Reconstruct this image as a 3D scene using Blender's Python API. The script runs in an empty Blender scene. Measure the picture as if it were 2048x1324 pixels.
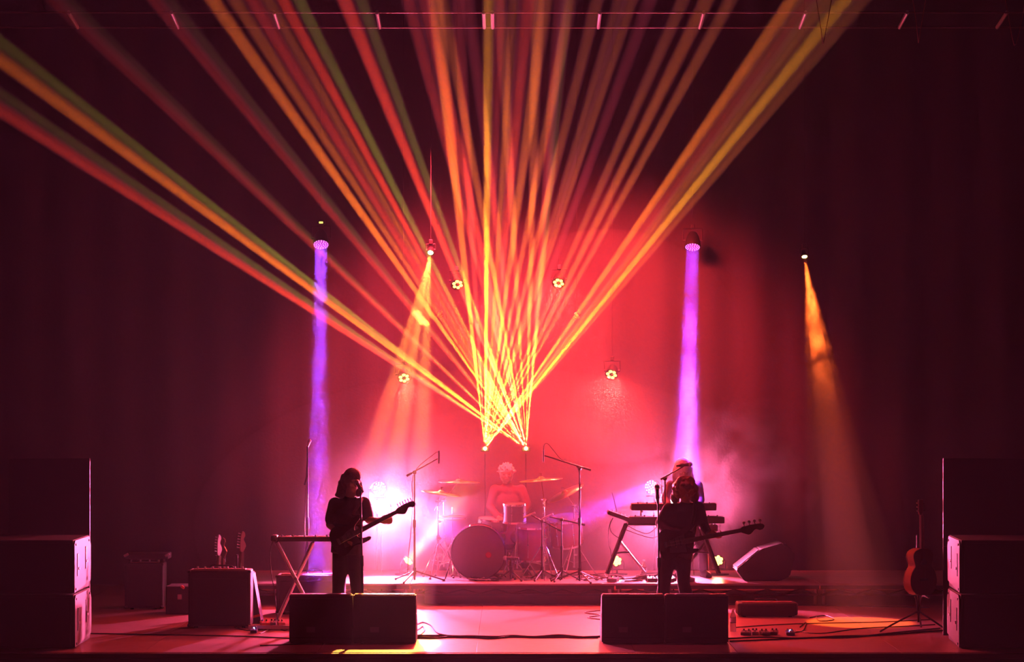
import bpy, bmesh, math, random
from mathutils import Vector, Matrix
random.seed(7)
S = bpy.context.scene
COL = S.collection

# ---------------------------------------------------------------- camera, world, exposure
F, CX, YH, HC = 5125.0, 1024.0, 784.0, 2.54       # focal length in px, centre, horizon row, eye height above the stage floor
def P(px, py, d):                                    # a point of the place seen at pixel (px, py) at distance d
    return Vector(((px - CX) * d / F, d, HC + (YH - py) * d / F))
cam = bpy.data.objects.new('camera', bpy.data.cameras.new('camera'))
COL.objects.link(cam)
cam.location = (0, 0, HC); cam.rotation_euler = (math.pi / 2, 0, 0)
cam.data.sensor_width = 36; cam.data.lens = F / 2048 * 36
cam.data.shift_y = (YH - 662) / 2048
cam.data.clip_end = 200
S.camera = cam
S.view_settings.view_transform = 'Standard'
S.view_settings.look = 'None'
S.view_settings.gamma = 1.0
S.view_settings.use_curve_mapping = False
S.view_settings.exposure = 0.0
w = bpy.data.worlds.new('world'); S.world = w; w.use_nodes = True
w.node_tree.nodes['Background'].inputs[0].default_value = (0, 0, 0, 1)
w.node_tree.nodes['Background'].inputs[1].default_value = 0
cy = S.cycles
cy.volume_bounces = 0; cy.max_bounces = 4; cy.diffuse_bounces = 2; cy.glossy_bounces = 2
cy.transmission_bounces = 4; cy.transparent_max_bounces = 400
cy.use_denoising = True; cy.adaptive_threshold = 0.18; cy.adaptive_min_samples = 16
cy.sample_clamp_direct = 0; cy.sample_clamp_indirect = 4
cy.use_light_tree = True
cy.volume_max_steps = 64; cy.volume_step_rate = 1.0

AREA_K = 0.01
HAZE = 0.0013          # haze density per metre

def spot(name, loc, to, power, color, angle, blend=0.5, radius=0.05, vis=True):
    l = bpy.data.lights.new(name, 'SPOT'); l.energy = power; l.color = color
    l.spot_size = math.radians(angle); l.spot_blend = blend; l.shadow_soft_size = radius
    o = bpy.data.objects.new(name, l); COL.objects.link(o)
    o.location = loc; o.rotation_euler = (Vector(to) - Vector(loc)).to_track_quat('-Z', 'Y').to_euler()
    return o
def area(name, loc, to, power, color, sx, sy):
    l = bpy.data.lights.new(name, 'AREA'); l.energy = power; l.color = color; l.shape = 'RECTANGLE'
    l.size = sx; l.size_y = sy
    o = bpy.data.objects.new(name, l); COL.objects.link(o)
    o.location = loc; o.rotation_euler = (Vector(to) - Vector(loc)).to_track_quat('-Z', 'Y').to_euler()
    return o

# an added dim fill high over the audience, the red cloth floods over the backdrop
area('fill_light', (0, 6, 8.0), (0, 27, 1.0), 3, (1.0, 0.16, 0.22), 6, 1.5)
spot('cloth_flood', (0.9, 30.6, 5.3), (1.35, 33.4, 3.0), 7000, (1, 0.035, 0.045), 80, 1.0, 0.4)
spot('cloth_flood', (-0.9, 30.6, 5.3), (-0.7, 33.4, 2.6), 6500, (1, 0.035, 0.06), 80, 1.0, 0.4)
spot('stage_flood', (0.3, 28.3, 6.6), (0.1, 29.0, 0), 1300, (1, 0.04, 0.10), 90, 1.0, 0.2)

# ---------------------------------------------------------------- materials
MATS = {}
def mat(name, col, rough=0.6, metal=0.0, bump=0.0, scale=40, var=0.12, spec=0.4, trans=0, emit=None, es=0):
    if name in MATS: return MATS[name]
    m = bpy.data.materials.new(name); m.use_nodes = True; n = m.node_tree.nodes; L = m.node_tree.links
    b = n['Principled BSDF']
    b.inputs['Roughness'].default_value = rough; b.inputs['Metallic'].default_value = metal
    b.inputs['Specular IOR Level'].default_value = spec
    b.inputs['Transmission Weight'].default_value = trans
    tc = n.new('ShaderNodeTexCoord'); no = n.new('ShaderNodeTexNoise'); no.inputs['Scale'].default_value = scale
    no.inputs['Detail'].default_value = 4
    L.new(tc.outputs['Object'], no.inputs['Vector'])
    mr = n.new('ShaderNodeMix'); mr.data_type = 'RGBA'
    mr.inputs['A'].default_value = tuple(c * (1 - var) for c in col) + (1,)
    mr.inputs['B'].default_value = tuple(min(1, c * (1 + var)) for c in col) + (1,)
    L.new(no.outputs['Fac'], mr.inputs['Factor']); L.new(mr.outputs['Result'], b.inputs['Base Color'])
    if bump:
        bp = n.new('ShaderNodeBump'); bp.inputs['Strength'].default_value = bump; bp.inputs['Distance'].default_value = 0.01
        L.new(no.outputs['Fac'], bp.inputs['Height']); L.new(bp.outputs['Normal'], b.inputs['Normal'])
    if emit:
        b.inputs['Emission Color'].default_value = (*emit, 1); b.inputs['Emission Strength'].default_value = es
    MATS[name] = m; return m
def volmat(name, density, color=(1, 1, 1), aniso=0.0, noise=None):
    m = bpy.data.materials.new(name); m.use_nodes = True; n = m.node_tree.nodes; L = m.node_tree.links
    n.remove(n['Principled BSDF'])
    v = n.new('ShaderNodeVolumeScatter'); v.inputs['Color'].default_value = (*color, 1)
    v.inputs['Density'].default_value = density; v.inputs['Anisotropy'].default_value = aniso
    L.new(v.outputs[0], n['Material Output'].inputs['Volume'])
    if noise:
        sc, lo, hi, gain, z0, z1 = noise
        g = n.new('ShaderNodeNewGeometry'); no = n.new('ShaderNodeTexNoise'); no.inputs['Scale'].default_value = sc
        no.inputs['Detail'].default_value = 5; no.inputs['Distortion'].default_value = 0.6
        L.new(g.outputs['Position'], no.inputs['Vector'])
        r = n.new('ShaderNodeMapRange'); r.inputs['From Min'].default_value = lo; r.inputs['From Max'].default_value = hi
        r.inputs['To Min'].default_value = 0; r.inputs['To Max'].default_value = gain
        L.new(no.outputs['Fac'], r.inputs['Value'])
        s = n.new('ShaderNodeSeparateXYZ'); L.new(g.outputs['Position'], s.inputs[0])
        cr = n.new('ShaderNodeMath'); cr.operation = 'MULTIPLY'
        for k, (za, zb) in enumerate(((z0, z0 + .6 * (z1 - z0)), (z1, z1 - .25 * (z1 - z0)))):
            nz = n.new('ShaderNodeMapRange'); nz.interpolation_type = 'SMOOTHSTEP'
            nz.inputs['From Min'].default_value = za; nz.inputs['From Max'].default_value = zb
            L.new(s.outputs['Z'], nz.inputs['Value']); L.new(nz.outputs[0], cr.inputs[k])
        mu = n.new('ShaderNodeMath'); mu.operation = 'MULTIPLY'; L.new(r.outputs[0], mu.inputs[0]); L.new(cr.outputs[0], mu.inputs[1])
        ad = n.new('ShaderNodeMath'); ad.operation = 'ADD'; L.new(mu.outputs[0], ad.inputs[0]); ad.inputs[1].default_value = density
        L.new(ad.outputs[0], v.inputs['Density'])
    else:
        m.cycles.homogeneous_volume = True
    return m

BLACK = mat('black_paint', (0.018, 0.017, 0.018), 0.5)
CASE = mat('cabinet_black', (0.02, 0.018, 0.02), 0.7, bump=0.3, scale=120)
GRILLE = mat('grille_cloth', (0.022, 0.02, 0.022), 0.85, bump=0.5, scale=300)
CHROME = mat('chrome', (0.75, 0.75, 0.78), 0.15, 1.0)
STEEL = mat('dull_steel', (0.35, 0.35, 0.36), 0.35, 1.0)
ALU = mat('aluminium', (0.6, 0.6, 0.6), 0.4, 1.0)
RUBBER = mat('cable_rubber', (0.015, 0.015, 0.015), 0.55)
BRONZE = mat('cymbal_bronze', (0.30, 0.18, 0.07), 0.35, 1.0)
DRUM = mat('drum_lacquer', (0.20, 0.02, 0.03), 0.25)
HEAD = mat('drum_head', (0.10, 0.09, 0.10), 0.5)
SKIN = mat('skin', (0.45, 0.27, 0.19), 0.5)
FLOORM = mat('stage_boards', (0.24, 0.15, 0.14), 0.33, bump=0.25, scale=9, var=0.3)
DECKM = mat('deck_boards', (0.26, 0.22, 0.22), 0.30, bump=0.2, scale=14, var=0.2)
CLOTH = mat('backdrop_cloth', (0.035, 0.03, 0.034), 0.9, bump=0.2, scale=30)
WALLM = mat('black_drape', (0.02, 0.018, 0.02), 0.95, bump=0.2, scale=20)

# ---------------------------------------------------------------- builders
class B:
    def __init__(s): s.bm = bmesh.new()
    def box(s, c, sz, rot=None, bevel=0):
        r = bmesh.ops.create_cube(s.bm, size=1)
        m = Matrix.Translation(Vector(c)) @ (rot.to_4x4() if rot is not None else Matrix.Identity(4)) @ Matrix.Diagonal((*sz, 1))
        bmesh.ops.transform(s.bm, matrix=m, verts=r['verts'])
        if bevel:
            es = list({e for v in r['verts'] for e in v.link_edges})
            bmesh.ops.bevel(s.bm, geom=es, offset=bevel, segments=2, affect='EDGES', profile=0.5)
        return s
    def cyl(s, a, b, r0, r1=None, seg=10):
        a = Vector(a); b = Vector(b); d = b - a
        if r1 is None: r1 = r0
        r = bmesh.ops.create_cone(s.bm, cap_ends=True, segments=seg, radius1=r0, radius2=r1, depth=d.length)
        m = Matrix.Translation((a + b) / 2) @ d.to_track_quat('Z', 'Y').to_matrix().to_4x4()
        bmesh.ops.transform(s.bm, matrix=m, verts=r['verts']); return s
    def ball(s, c, r, seg=12, rot=None):
        if not hasattr(r, '__len__'): r = (r, r, r)
        q = bmesh.ops.create_uvsphere(s.bm, u_segments=seg, v_segments=max(6, seg * 2 // 3), radius=1)
        m = Matrix.Translation(Vector(c)) @ (rot.to_4x4() if rot is not None else Matrix.Identity(4)) @ Matrix.Diagonal((*r, 1))
        bmesh.ops.transform(s.bm, matrix=m, verts=q['verts']); return s
    def cap(s, a, b, r0, r1=None, seg=12):            # tapered capsule
        if r1 is None: r1 = r0
        s.cyl(a, b, r0, r1, seg); s.ball(a, r0, seg); s.ball(b, r1, seg); return s
    def tube(s, pts, r, seg=6, n=6):                   # smooth cable through points
        p = [Vector(q) for q in pts]
        if len(p) > 2:
            out = []
            for i in range(len(p) - 1):
                a, b, c, d = p[max(i - 1, 0)], p[i], p[i + 1], p[min(i + 2, len(p) - 1)]
                for k in range(n):
                    t = k / n
                    out.append(0.5 * ((2 * b) + (c - a) * t + (2 * a - 5 * b + 4 * c - d) * t * t + (3 * b - a - 3 * c + d) * t ** 3))
            out.append(p[-1]); p = out
        rings = []
        for i, q in enumerate(p):
            d = (p[min(i + 1, len(p) - 1)] - p[max(i - 1, 0)])
            if d.length < 1e-6: d = Vector((0, 0, 1))
            d.normalize(); u = d.cross(Vector((0.13, 0.21, 1))).normalized(); v = d.cross(u)
            rings.append([s.bm.verts.new(q + (u * math.cos(2 * math.pi * k / seg) + v * math.sin(2 * math.pi * k / seg)) * r) for k in range(seg)])
        for i in range(len(rings) - 1):
            for k in range(seg):
                s.bm.faces.new((rings[i][k], rings[i][(k + 1) % seg], rings[i + 1][(k + 1) % seg], rings[i + 1][k]))
        s.bm.faces.new(rings[0][::-1]); s.bm.faces.new(rings[-1]); return s
    def prism(s, pts, fn, t0, t1, bevel=0):            # 2-D outline pts, fn(u, v, t) -> world
        a = [s.bm.verts.new(fn(u, v, t0)) for u, v in pts]; b = [s.bm.verts.new(fn(u, v, t1)) for u, v in pts]
        n = len(pts); fs = [s.bm.faces.new(a), s.bm.faces.new(b[::-1])]
        for i in range(n): fs.append(s.bm.faces.new((a[i], b[i], b[(i + 1) % n], a[(i + 1) % n])))
        bmesh.ops.recalc_face_normals(s.bm, faces=fs)
        if bevel:
            bmesh.ops.bevel(s.bm, geom=list({e for f in fs for e in f.edges}), offset=bevel, segments=2, affect='EDGES')
        return s
    def lathe(s, prof, org, axis=(0, 0, 1), seg=24):   # prof: (radius, height)
        q = Vector(axis).to_track_quat('Z', 'Y'); org = Vector(org); rings = []
        for r, h in prof:
            if r < 1e-5: rings.append([s.bm.verts.new(org + q @ Vector((0, 0, h)))])
            else: rings.append([s.bm.verts.new(org + q @ Vector((r * math.cos(2 * math.pi * k / seg), r * math.sin(2 * math.pi * k / seg), h))) for k in range(seg)])
        for a, b in zip(rings, rings[1:]):
            if len(a) == 1 and len(b) == 1: continue
            for k in range(seg):
                f = [a[k % len(a)], a[(k + 1) % len(a)], b[(k + 1) % len(b)], b[k % len(b)]]
                u = []
                for v in f:
                    if v not in u: u.append(v)
                if len(u) > 2: s.bm.faces.new(u)
        return s

def root_of(o):
    while o.parent is not None: o = o.parent
    return o
def obj(name, b, m, parent=None, smooth=False, mods=None, **props):
    me = bpy.data.meshes.new(name)
    bmesh.ops.recalc_face_normals(b.bm, faces=b.bm.faces)
    if parent is not None:
        r = root_of(parent); inv = Matrix.LocRotScale(r.location, r.rotation_euler, None).inverted()
        bmesh.ops.transform(b.bm, matrix=inv, verts=b.bm.verts)
    b.bm.to_mesh(me); b.bm.free()
    me.materials.append(m)
    if smooth:
        for p in me.polygons: p.use_smooth = True
        if smooth != 2: me.set_sharp_from_angle(angle=math.radians(40))
    o = bpy.data.objects.new(name, me); COL.objects.link(o)
    if parent is not None: o.parent = parent
    for k, v in props.items(): o[k] = v
    return o
def remesh(o, vox, it=4):
    m = o.modifiers.new('remesh', 'REMESH'); m.mode = 'VOXEL'; m.voxel_size = vox; m.use_smooth_shade = True
    if it:
        k = o.modifiers.new('smooth', 'SMOOTH'); k.iterations = it; k.factor = 0.5
    return o
def tag(o, label, cat, group=None, kind=None):
    o['label'] = label; o['category'] = cat
    if group: o['group'] = group
    if kind: o['kind'] = kind
    return o
def thing(name, label, cat, loc, group=None):
    o = bpy.data.objects.new(name, None); COL.objects.link(o); o.location = loc
    return tag(o, label, cat, group)
def struct(name, b, m, **k):
    o = obj(name, b, m, **k); o['kind'] = 'structure'; return o
def copy_tree(o, parent=None):
    c = o.copy(); COL.objects.link(c); c.parent = parent
    for ch in list(o.children): copy_tree(ch, c)
    return c

# ---------------------------------------------------------------- the setting
SX0, SX1, SY0, SY1 = -7.4, 7.4, 25.0, 33.6
FW = SX1 - SX0
fl = struct('floor', B().box((0, (SY0 + 34.2) / 2, -0.07), (FW, 34.2 - SY0, 0.10)), BLACK)
xs = [SX0, -5.2, -3.6, -1.9, -0.35, 1.2, 2.20, 3.8, 5.4, SX1]
ys = [SY0, 27.2, 29.6, 32.0, 34.2]
for i in range(len(xs) - 1):
    for j in range(len(ys) - 1):
        b = B().box(((xs[i] + xs[i + 1]) / 2, (ys[j] + ys[j + 1]) / 2, -0.01), (xs[i + 1] - xs[i] - 0.004, ys[j + 1] - ys[j] - 0.004, 0.02), bevel=0.001)
        obj('floor_panel', b, FLOORM, fl)
struct('trim_1', B().box((0, 24.97, -0.03), (FW, 0.06, 0.05), bevel=0.008), mat('stage_nosing', (0.12, 0.09, 0.08), 0.4))
struct('wall_front', B().box((0, 24.99, -0.6), (FW, 0.04, 1.09)), BLACK)
struct('floor_hall', B().box((0, 11.4, -1.2), (FW + 6, 27.2, 0.1)), mat('hall_carpet', (0.03, 0.02, 0.02), 0.9))
struct('wall_left', B().box((SX0 - 0.06, 29.6, 4.0), (0.1, 9.2, 10.6)), WALLM)
struct('wall_right', B().box((SX1 + 0.06, 29.6, 4.0), (0.1, 9.2, 10.6)), WALLM)
struct('wall_back', B().box((0, 34.3, 4.0), (FW, 0.1, 10.6)), WALLM)
struct('ceiling', B().box((0, 16, 9.4), (FW + 6, 37, 0.1)), BLACK)
# the backdrop cloth in two drops with a seam, hung in shallow folds
def cloth(name, z0, z1, y):
    b = B(); n = 150; rows = [z0 + (z1 - z0) * k / 6 for k in range(7)]
    g = [[b.bm.verts.new((-6.9 + 13.8 * i / n, y + 0.035 * math.sin(i * 0.9) + 0.02 * math.sin(i * 0.37 + 1), z)) for i in range(n + 1)] for z in rows]
    for r in range(6):
        for i in range(n): b.bm.faces.new((g[r][i], g[r][i + 1], g[r + 1][i + 1], g[r + 1][i]))
    o = obj(name, b, CLOTH, smooth=2)
    s = o.modifiers.new('solid', 'SOLIDIFY'); s.thickness = 0.006
    return o
bc = tag(cloth('backdrop_cloth', 0.02, 9.0, 33.5), 'tall pleated grey backdrop cloth hanging behind the whole stage', 'backdrop')

bank = obj('glow_haze', B().ball((-.1, 32.2, .85), (2.5, 1.2, 1.5), 40), volmat('glow_haze', .016, aniso=.25), smooth=2)  # extra haze added to keep the lamp glow close to the riser
bank0 = obj('glow_haze', B().ball((-.1, 32.1, .85), (3.9, 1.35, 2.0), 40), volmat('glow_haze_thin', .025, aniso=.25), smooth=2)  # wider added haze that softens the edge of the glow
tag(bank0, 'thin wide added haze spreading the lamp glow over the riser', 'smoke', kind='stuff')
puff = obj('smoke_puff', B().ball(P(1500, 925, 31.4), (.95, .6, 1.0), 32), volmat('smoke_puff', 0.0, aniso=.25, noise=(1.7, .46, .66, .20, .55, 2.75)), smooth=2)
tag(puff, 'curling puff of pink smoke in the air right of the keyboard player', 'smoke', kind='stuff')
tag(bank, 'low added haze holding the lamp glow around the drum kit', 'smoke', kind='stuff')
bank2 = obj('glow_haze', B().ball((1.15, 31.5, 3.1), (1.7, 1.5, 1.45), 40), volmat('glow_haze_high', .022, aniso=.25), smooth=2)  # haze added to carry the red glow above the drums
tag(bank2, 'high added haze carrying the red glow of the amber pars above the drum kit', 'smoke', kind='stuff')
hz = obj('haze', B().box((0, 16.6, 4.0), (21.5, 36.6, 11.2)), volmat('haze', HAZE, aniso=0.25), kind='stuff')
tag(hz, 'thin stage haze hanging through the whole hall', 'haze', kind='stuff')

# ---------------------------------------------------------------- beams: haze made denser inside each cone so the shaft shows, lit by a real lamp
BV = {}
def beam(parent, a, b, r0, deg, power, color, dens=0.05, blend=0.5, noise=None, lr=None, aniso=0.25, cone=1.0):
    a = Vector(a); b = Vector(b); d = (b - a)
    r1 = r0 + d.length * math.tan(math.radians(deg / 2)) * cone
    key = (dens, str(noise), aniso)
    if key not in BV: BV[key] = volmat('beam_haze', dens, aniso=aniso, noise=noise)
    st = a + d.normalized() * 0.004
    o = obj('beam', B().cyl(st, b, r0, r1, 14), BV[key], parent)
    if r0 > .03:                                        # wide lens: a disc that throws nearly parallel light
        l = bpy.data.lights.new('lamp', 'AREA'); l.shape = 'DISK'; l.size = r0 * 1.9; l.spread = math.radians(deg)
        l.energy = power * AREA_K; l.color = color
        s = bpy.data.objects.new('lamp', l); COL.objects.link(s); s.location = a; s.rotation_euler = d.to_track_quat('-Z', 'Y').to_euler()
    else: s = spot('lamp', a, b, power, color, deg, blend, lr if lr is not None else r0)
    return o

OR = (1, 0.17, 0.007); RD = (1, 0.05, 0.012); GR = (0.20, 0.20, 0.012); YL = (1, 0.30, 0.009)
A0 = P(970, 897, 32.4); B0 = P(1052, 897, 32.4)
def laser(src, name, label, fans):
    t = thing(name, label, 'laser', (src.x, src.y + 0.16, src.z))
    obj('housing', B().box(src + Vector((0, 0.17, -0.01)), (0.11, 0.24, 0.06), bevel=0.01), BLACK, t)
    obj('aperture', B().lathe([(0, 0.0), (0.018, 0.0), (0.022, 0.012), (0.022, 0.03), (0, 0.03)], src + Vector((0, 0.0, 0)), (0, 1, 0)), mat('laser_glass', (1, .8, .3), 0.2, emit=(1, 0.75, 0.12), es=60), t)
    obj('stand', B().cyl((src.x, src.y + 0.2, src.z - 0.07), (src.x, src.y + 0.2, 0.02), 0.008).cyl((src.x, src.y + 0.2, 0.0), (src.x, src.y + 0.2, 0.03), 0.16, seg=20), BLACK, t)
    for tx, ty, col, pw, deg in fans:
        # the beam leans out over the audience: 1 m nearer the camera for each 0.6 m climbed
        src2 = src + Vector((0, -0.01, 0))
        d1 = 25.5; q = P(tx, ty, d1); dr = (q - src2)
        end = src2 + dr * 1.25
        beam(t, src2, end, 0.006, max(deg, 1.0), pw, col, 0.21, 0.6, lr=0.004)
    return t
LASERS_A = [(870, 0, OR, 1.0, 1.2), (915, 0, RD, .5, 1.0), (978, 0, YL, 2.2, 1.0), (1000, 0, RD, .6, 1), (1028, 0, OR, .9, 1.0), (1055, 0, RD, .9, 1.3), (1090, 0, OR, .8, 1.2),
    (1142, 0, OR, .6, 1.0), (1194, 0, OR, .6, 1.0), (1240, 0, OR, .5, 1.0), (1262, 0, OR, .6, 1.0), (1300, 0, RD, .2, 1.0), (1366, 0, OR, .4, 1.0), (1413, 0, OR, .6, 1.1), (1461, 0, OR, .5, 1.0),
    (1585, 0, OR, 1.3, 1.1), (1620, 0, RD, .5, 1.2), (1650, 0, OR, .5, 1.2), (1690, 0, YL, 1.4, 1.1), (1725, 0, OR, .35, 1.0)]
LASERS_B = [(0, 85, GR, .9, 1.0), (0, 118, OR, 1.3, 1.1), (0, 190, GR, .5, 1.0), (0, 218, RD, 1.0, 1.1), (110, 0, RD, .5, 1.0), (130, 0, GR, .25, 1.0), (310, 0, RD, .5, 1.0), (335, 0, GR, .25, 1.0),
    (425, 0, OR, 1.4, 1.1), (470, 0, OR, .8, 1.0), (505, 0, RD, .8, 1.2), (535, 0, OR, .7, 1.0), (566, 0, RD, 1.8, 1.0), (598, 0, GR, 1.2, 1.0),
    (690, 0, RD, 1.6, 1.2), (722, 0, GR, .9, 1.0), (818, 0, RD, .9, 1.1), (850, 0, RD, 1.0, 1.3), (885, 0, OR, 1.0, 1.0), (935, 0, RD, .4, 1.0), (1000, 0, OR, .4, 1.0), (1075, 0, OR, .6, 1.0), (1121, 0, RD, .6, 1.0), (1132, 0, GR, .6, 1.0)]
LP = 3.7e5
laser(A0, 'laser_projector', 'small black laser projector whose fan of yellow beams leans to the right', [(x, y, c, p * LP, a) for x, y, c, p, a in LASERS_A])
laser(B0, 'laser_projector', 'small black laser projector whose fan of orange and red beams leans to the left', [(x, y, c, p * LP, a) for x, y, c, p, a in LASERS_B])

# ---------------------------------------------------------------- lamps
def frame_of(d):
    d = Vector(d).normalized(); u = d.cross(Vector((0, 0, 1)))
    if u.length < 1e-3: u = Vector((1, 0, 0))
    u.normalize(); return d, u, u.cross(d)
def lamp_head(name, label, cat, c, aim, R, dots, facecol, fs, dotcol, ds, group=None, hang=None, stand=None):
    """a round lamp: body, bezel, yoke, face with its small lenses; hang = height of the pipe above, stand = floor height below"""
    c = Vector(c); d, u, v = frame_of(Vector(aim) - c)
    t = thing(name, label, cat, c - d * R * 1.2, group)
    obj('body', B().lathe([(0, -R * 2.1), (R * .55, -R * 2.05), (R * .8, -R * 1.5), (R * 1.02, -R * .4), (R * 1.05, -0.004), (R * .97, -0.002), (0, -0.006)], c, d, 20), BLACK, t, True)
    obj('bezel', B().lathe([(R * 1.0, -.01), (R * 1.07, -.01), (R * 1.07, .008), (R * 1.0, .008), (R * 1.0, -.01)], c, d, 20), BLACK, t, True)
    if fs: obj('lens', B().lathe([(0, 0), (R * .97, 0), (R * .97, .002), (0, .004)], c, d, 20), mat('lens_' + name + str(facecol), facecol, .3, emit=facecol, es=fs), t)
    b = B()
    for (x, y, r) in dots:
        q = c + u * x * R + v * y * R + d * .003
        b.lathe([(0, .004), (r * R * .7, .003), (r * R, 0), (0, -0.001)], q, d, 8)
    obj('led_cluster', b, mat('led_' + str(dotcol) + str(ds), dotcol, .3, emit=dotcol, es=ds), t)
    b = B(); w = R * 1.22; back = c - d * R
    up = Vector((0, 0, 1)) if hang else Vector((0, 0, -1))
    side = Vector((u.x, u.y, 0)).normalized()
    e = R * 1.9
    b.tube([back - side * w, back - side * w + up * e * .8], .009); b.tube([back + side * w, back + side * w + up * e * .8], .009)
    b.tube([back - side * w + up * e * .8, back + side * w + up * e * .8], .009)
    b.cyl(back - side * w, back - side * (R * .9), .015).cyl(back + side * w, back + side * (R * .9), .015)
    obj('yoke', b, BLACK, t)
    top = back + up * e * .8
    if hang:
        obj('clamp', B().box(top + Vector((0, 0, .03)), (.05, .05, .06), bevel=.008), BLACK, t)
        if hang - top.z > .12: obj('safety_cable', B().cyl(top, (top.x, top.y, hang), .004, seg=6), BLACK, t)
    if stand is not None:
        obj('post', B().cyl(top, (top.x, top.y, stand), .010, seg=8), BLACK, t)
        obj('foot_plate', B().cyl((top.x, top.y, stand), (top.x, top.y, stand + .012), .13, seg=20), BLACK, t)
    return t, c + d * .012, d
ring6 = [(.58 * math.cos(k * math.pi / 3 + .3), .58 * math.sin(k * math.pi / 3 + .3), .27) for k in range(6)]
def rings(*spec):
    out = []
    for n, r, s in spec: out += [(r * math.cos(2 * math.pi * k / n + r), r * math.sin(2 * math.pi * k / n + r), s) for k in range(n)]
    return out
PIPE = 9.34
# purple LED heads
PU = (0.30, 0.05, 1.0)
PUD = rings((1, 0, .07), (6, .32, .07), (12, .6, .07), (16, .86, .07))
c = P(642, 489, 32); to = P(634, 1146, 29.25)
t, s0, d = lamp_head('moving_head', 'round purple LED wash lamp shining straight down onto the black speaker box', 'lamp', c, to, .098, PUD, (.42, .04, .55), .6, (1, .45, 1), 1.8, 'purple wash lamps', hang=PIPE)
beam(t, s0, s0 + d * 4.9, .085, 3.4, 26000 * .5, PU, .010, .6)
c = P(1385, 494, 33); to = P(1368, 1120, 30.9)
t, s0, d = lamp_head('moving_head', 'round purple LED wash lamp shining down onto the keyboard player', 'lamp', c, to, .1, PUD, (.42, .04, .55), .6, (1, .45, 1), 1.8, 'purple wash lamps', hang=PIPE)
beam(t, s0, s0 + d * 4.2, .09, 4.4, 24000 * .5, PU, .010, .6, noise=(1.8, .38, .6, .11, .9, 3.2))
# small amber spots
c = P(861, 505, 31); to = P(748, 1268, 26.8)
t, s0, d = lamp_head('spot_lamp', 'small bright amber spot lamp shining down on the long-haired guitarist', 'lamp', c, to, .045, [(0, 0, .75)], (1, .6, .1), 0, (1, .72, .2), 40, 'amber spot lamps', hang=PIPE)
for k, (dx, an, pw) in enumerate([(-.55, 4.6, 42000), (-.1, 4.2, 52000), (.42, 4.4, 38000)]):
    beam(t, s0, Vector(to) + Vector((dx, 0, 0)), .012, an, pw, (1, .24, .025), .028, .7, lr=.012)
spot('lamp', s0, P(740, 1290, 25.9), 14000, (1, .42, .07), 13, .25, .02)
c = P(1609, 513, 31); to = P(1718, 1243, 28.3)
t, s0, d = lamp_head('spot_lamp', 'small bright amber spot lamp making the orange pool beside the acoustic guitar', 'lamp', c, to, .042, [(0, 0, .75)], (1, .6, .1), 0, (1, .62, .15), 40, 'amber spot lamps', hang=PIPE)
beam(t, s0, Vector(to), .012, 7.5, 2600, (1, .11, .015), .015, .8, lr=.012, noise=(5, .44, .64, .30, 2.3, 4.1))
beam(t, s0, Vector(to), .010, 13.5, 2800, (1, .11, .015), .006, .3, lr=.01, noise=(3.5, .45, .64, .07, 2.4, 4.1))
spot('lamp', s0, to, 6500, (1, .13, .015), 14.5, .3, .02)
# amber LED pars
AM = (1, .66, .12)
for px, py, tx, ty, lab in [(915, 569, 1030, 1300, 'upper amber LED par hanging left of the laser beams'), (1117, 566, 1000, 1300, 'upper amber LED par hanging right of the laser beams'),
                            (808, 756, 960, 1500, 'lower amber LED par below the far-left laser beams'), (1223, 749, 1100, 1500, 'lower amber LED par over the right side of the drums')]:
    c = P(px, py, 32.3)
    t, s0, d = lamp_head('par_lamp', lab, 'lamp', c, P(tx, ty, 27), .082, ring6 + [(.0, .62, .2)], (.9, .5, .1), .0, AM, 4, 'amber LED pars', hang=PIPE)
    spot('lamp', s0, s0 + d, 3000, (1, .045, .035), 100, 1.0, .06)
for px, py, d0, tx, ty, td, lab, pw, col in [(816, 1122, 31.9, 884, 1040, 31.5, 'yellow LED par standing on the riser left of the drum kit', 0, (1, .6, .1)),
                              (1233, 1122, 31.9, 1200, 1100, 30, 'yellow LED par standing behind the keyboard stand leg', 0, 0), (1436, 1121, 31.9, 1400, 1110, 30, 'yellow LED par standing on the riser right of the keyboard player', 0, 0)]:
    c = P(px, py, d0)
    t, s0, d = lamp_head('floor_par', lab, 'lamp', c, P(tx, ty, td) if not pw else P(tx, ty, td), .068, rings((6, .62, .34), (1, 0, .34)), (.9, .5, .1), 0, AM, 5, 'yellow LED pars on the riser', stand=.262)
    spot('lamp', s0, s0 + Vector((0, -1, .3)), 120, (1, .05, .03), 140, 1.0, .05)
    if px == 816: beam(t, s0, P(915, 1000, 31.0), .05, 14, 900, (1, .55, .08), .06, .6)
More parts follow.
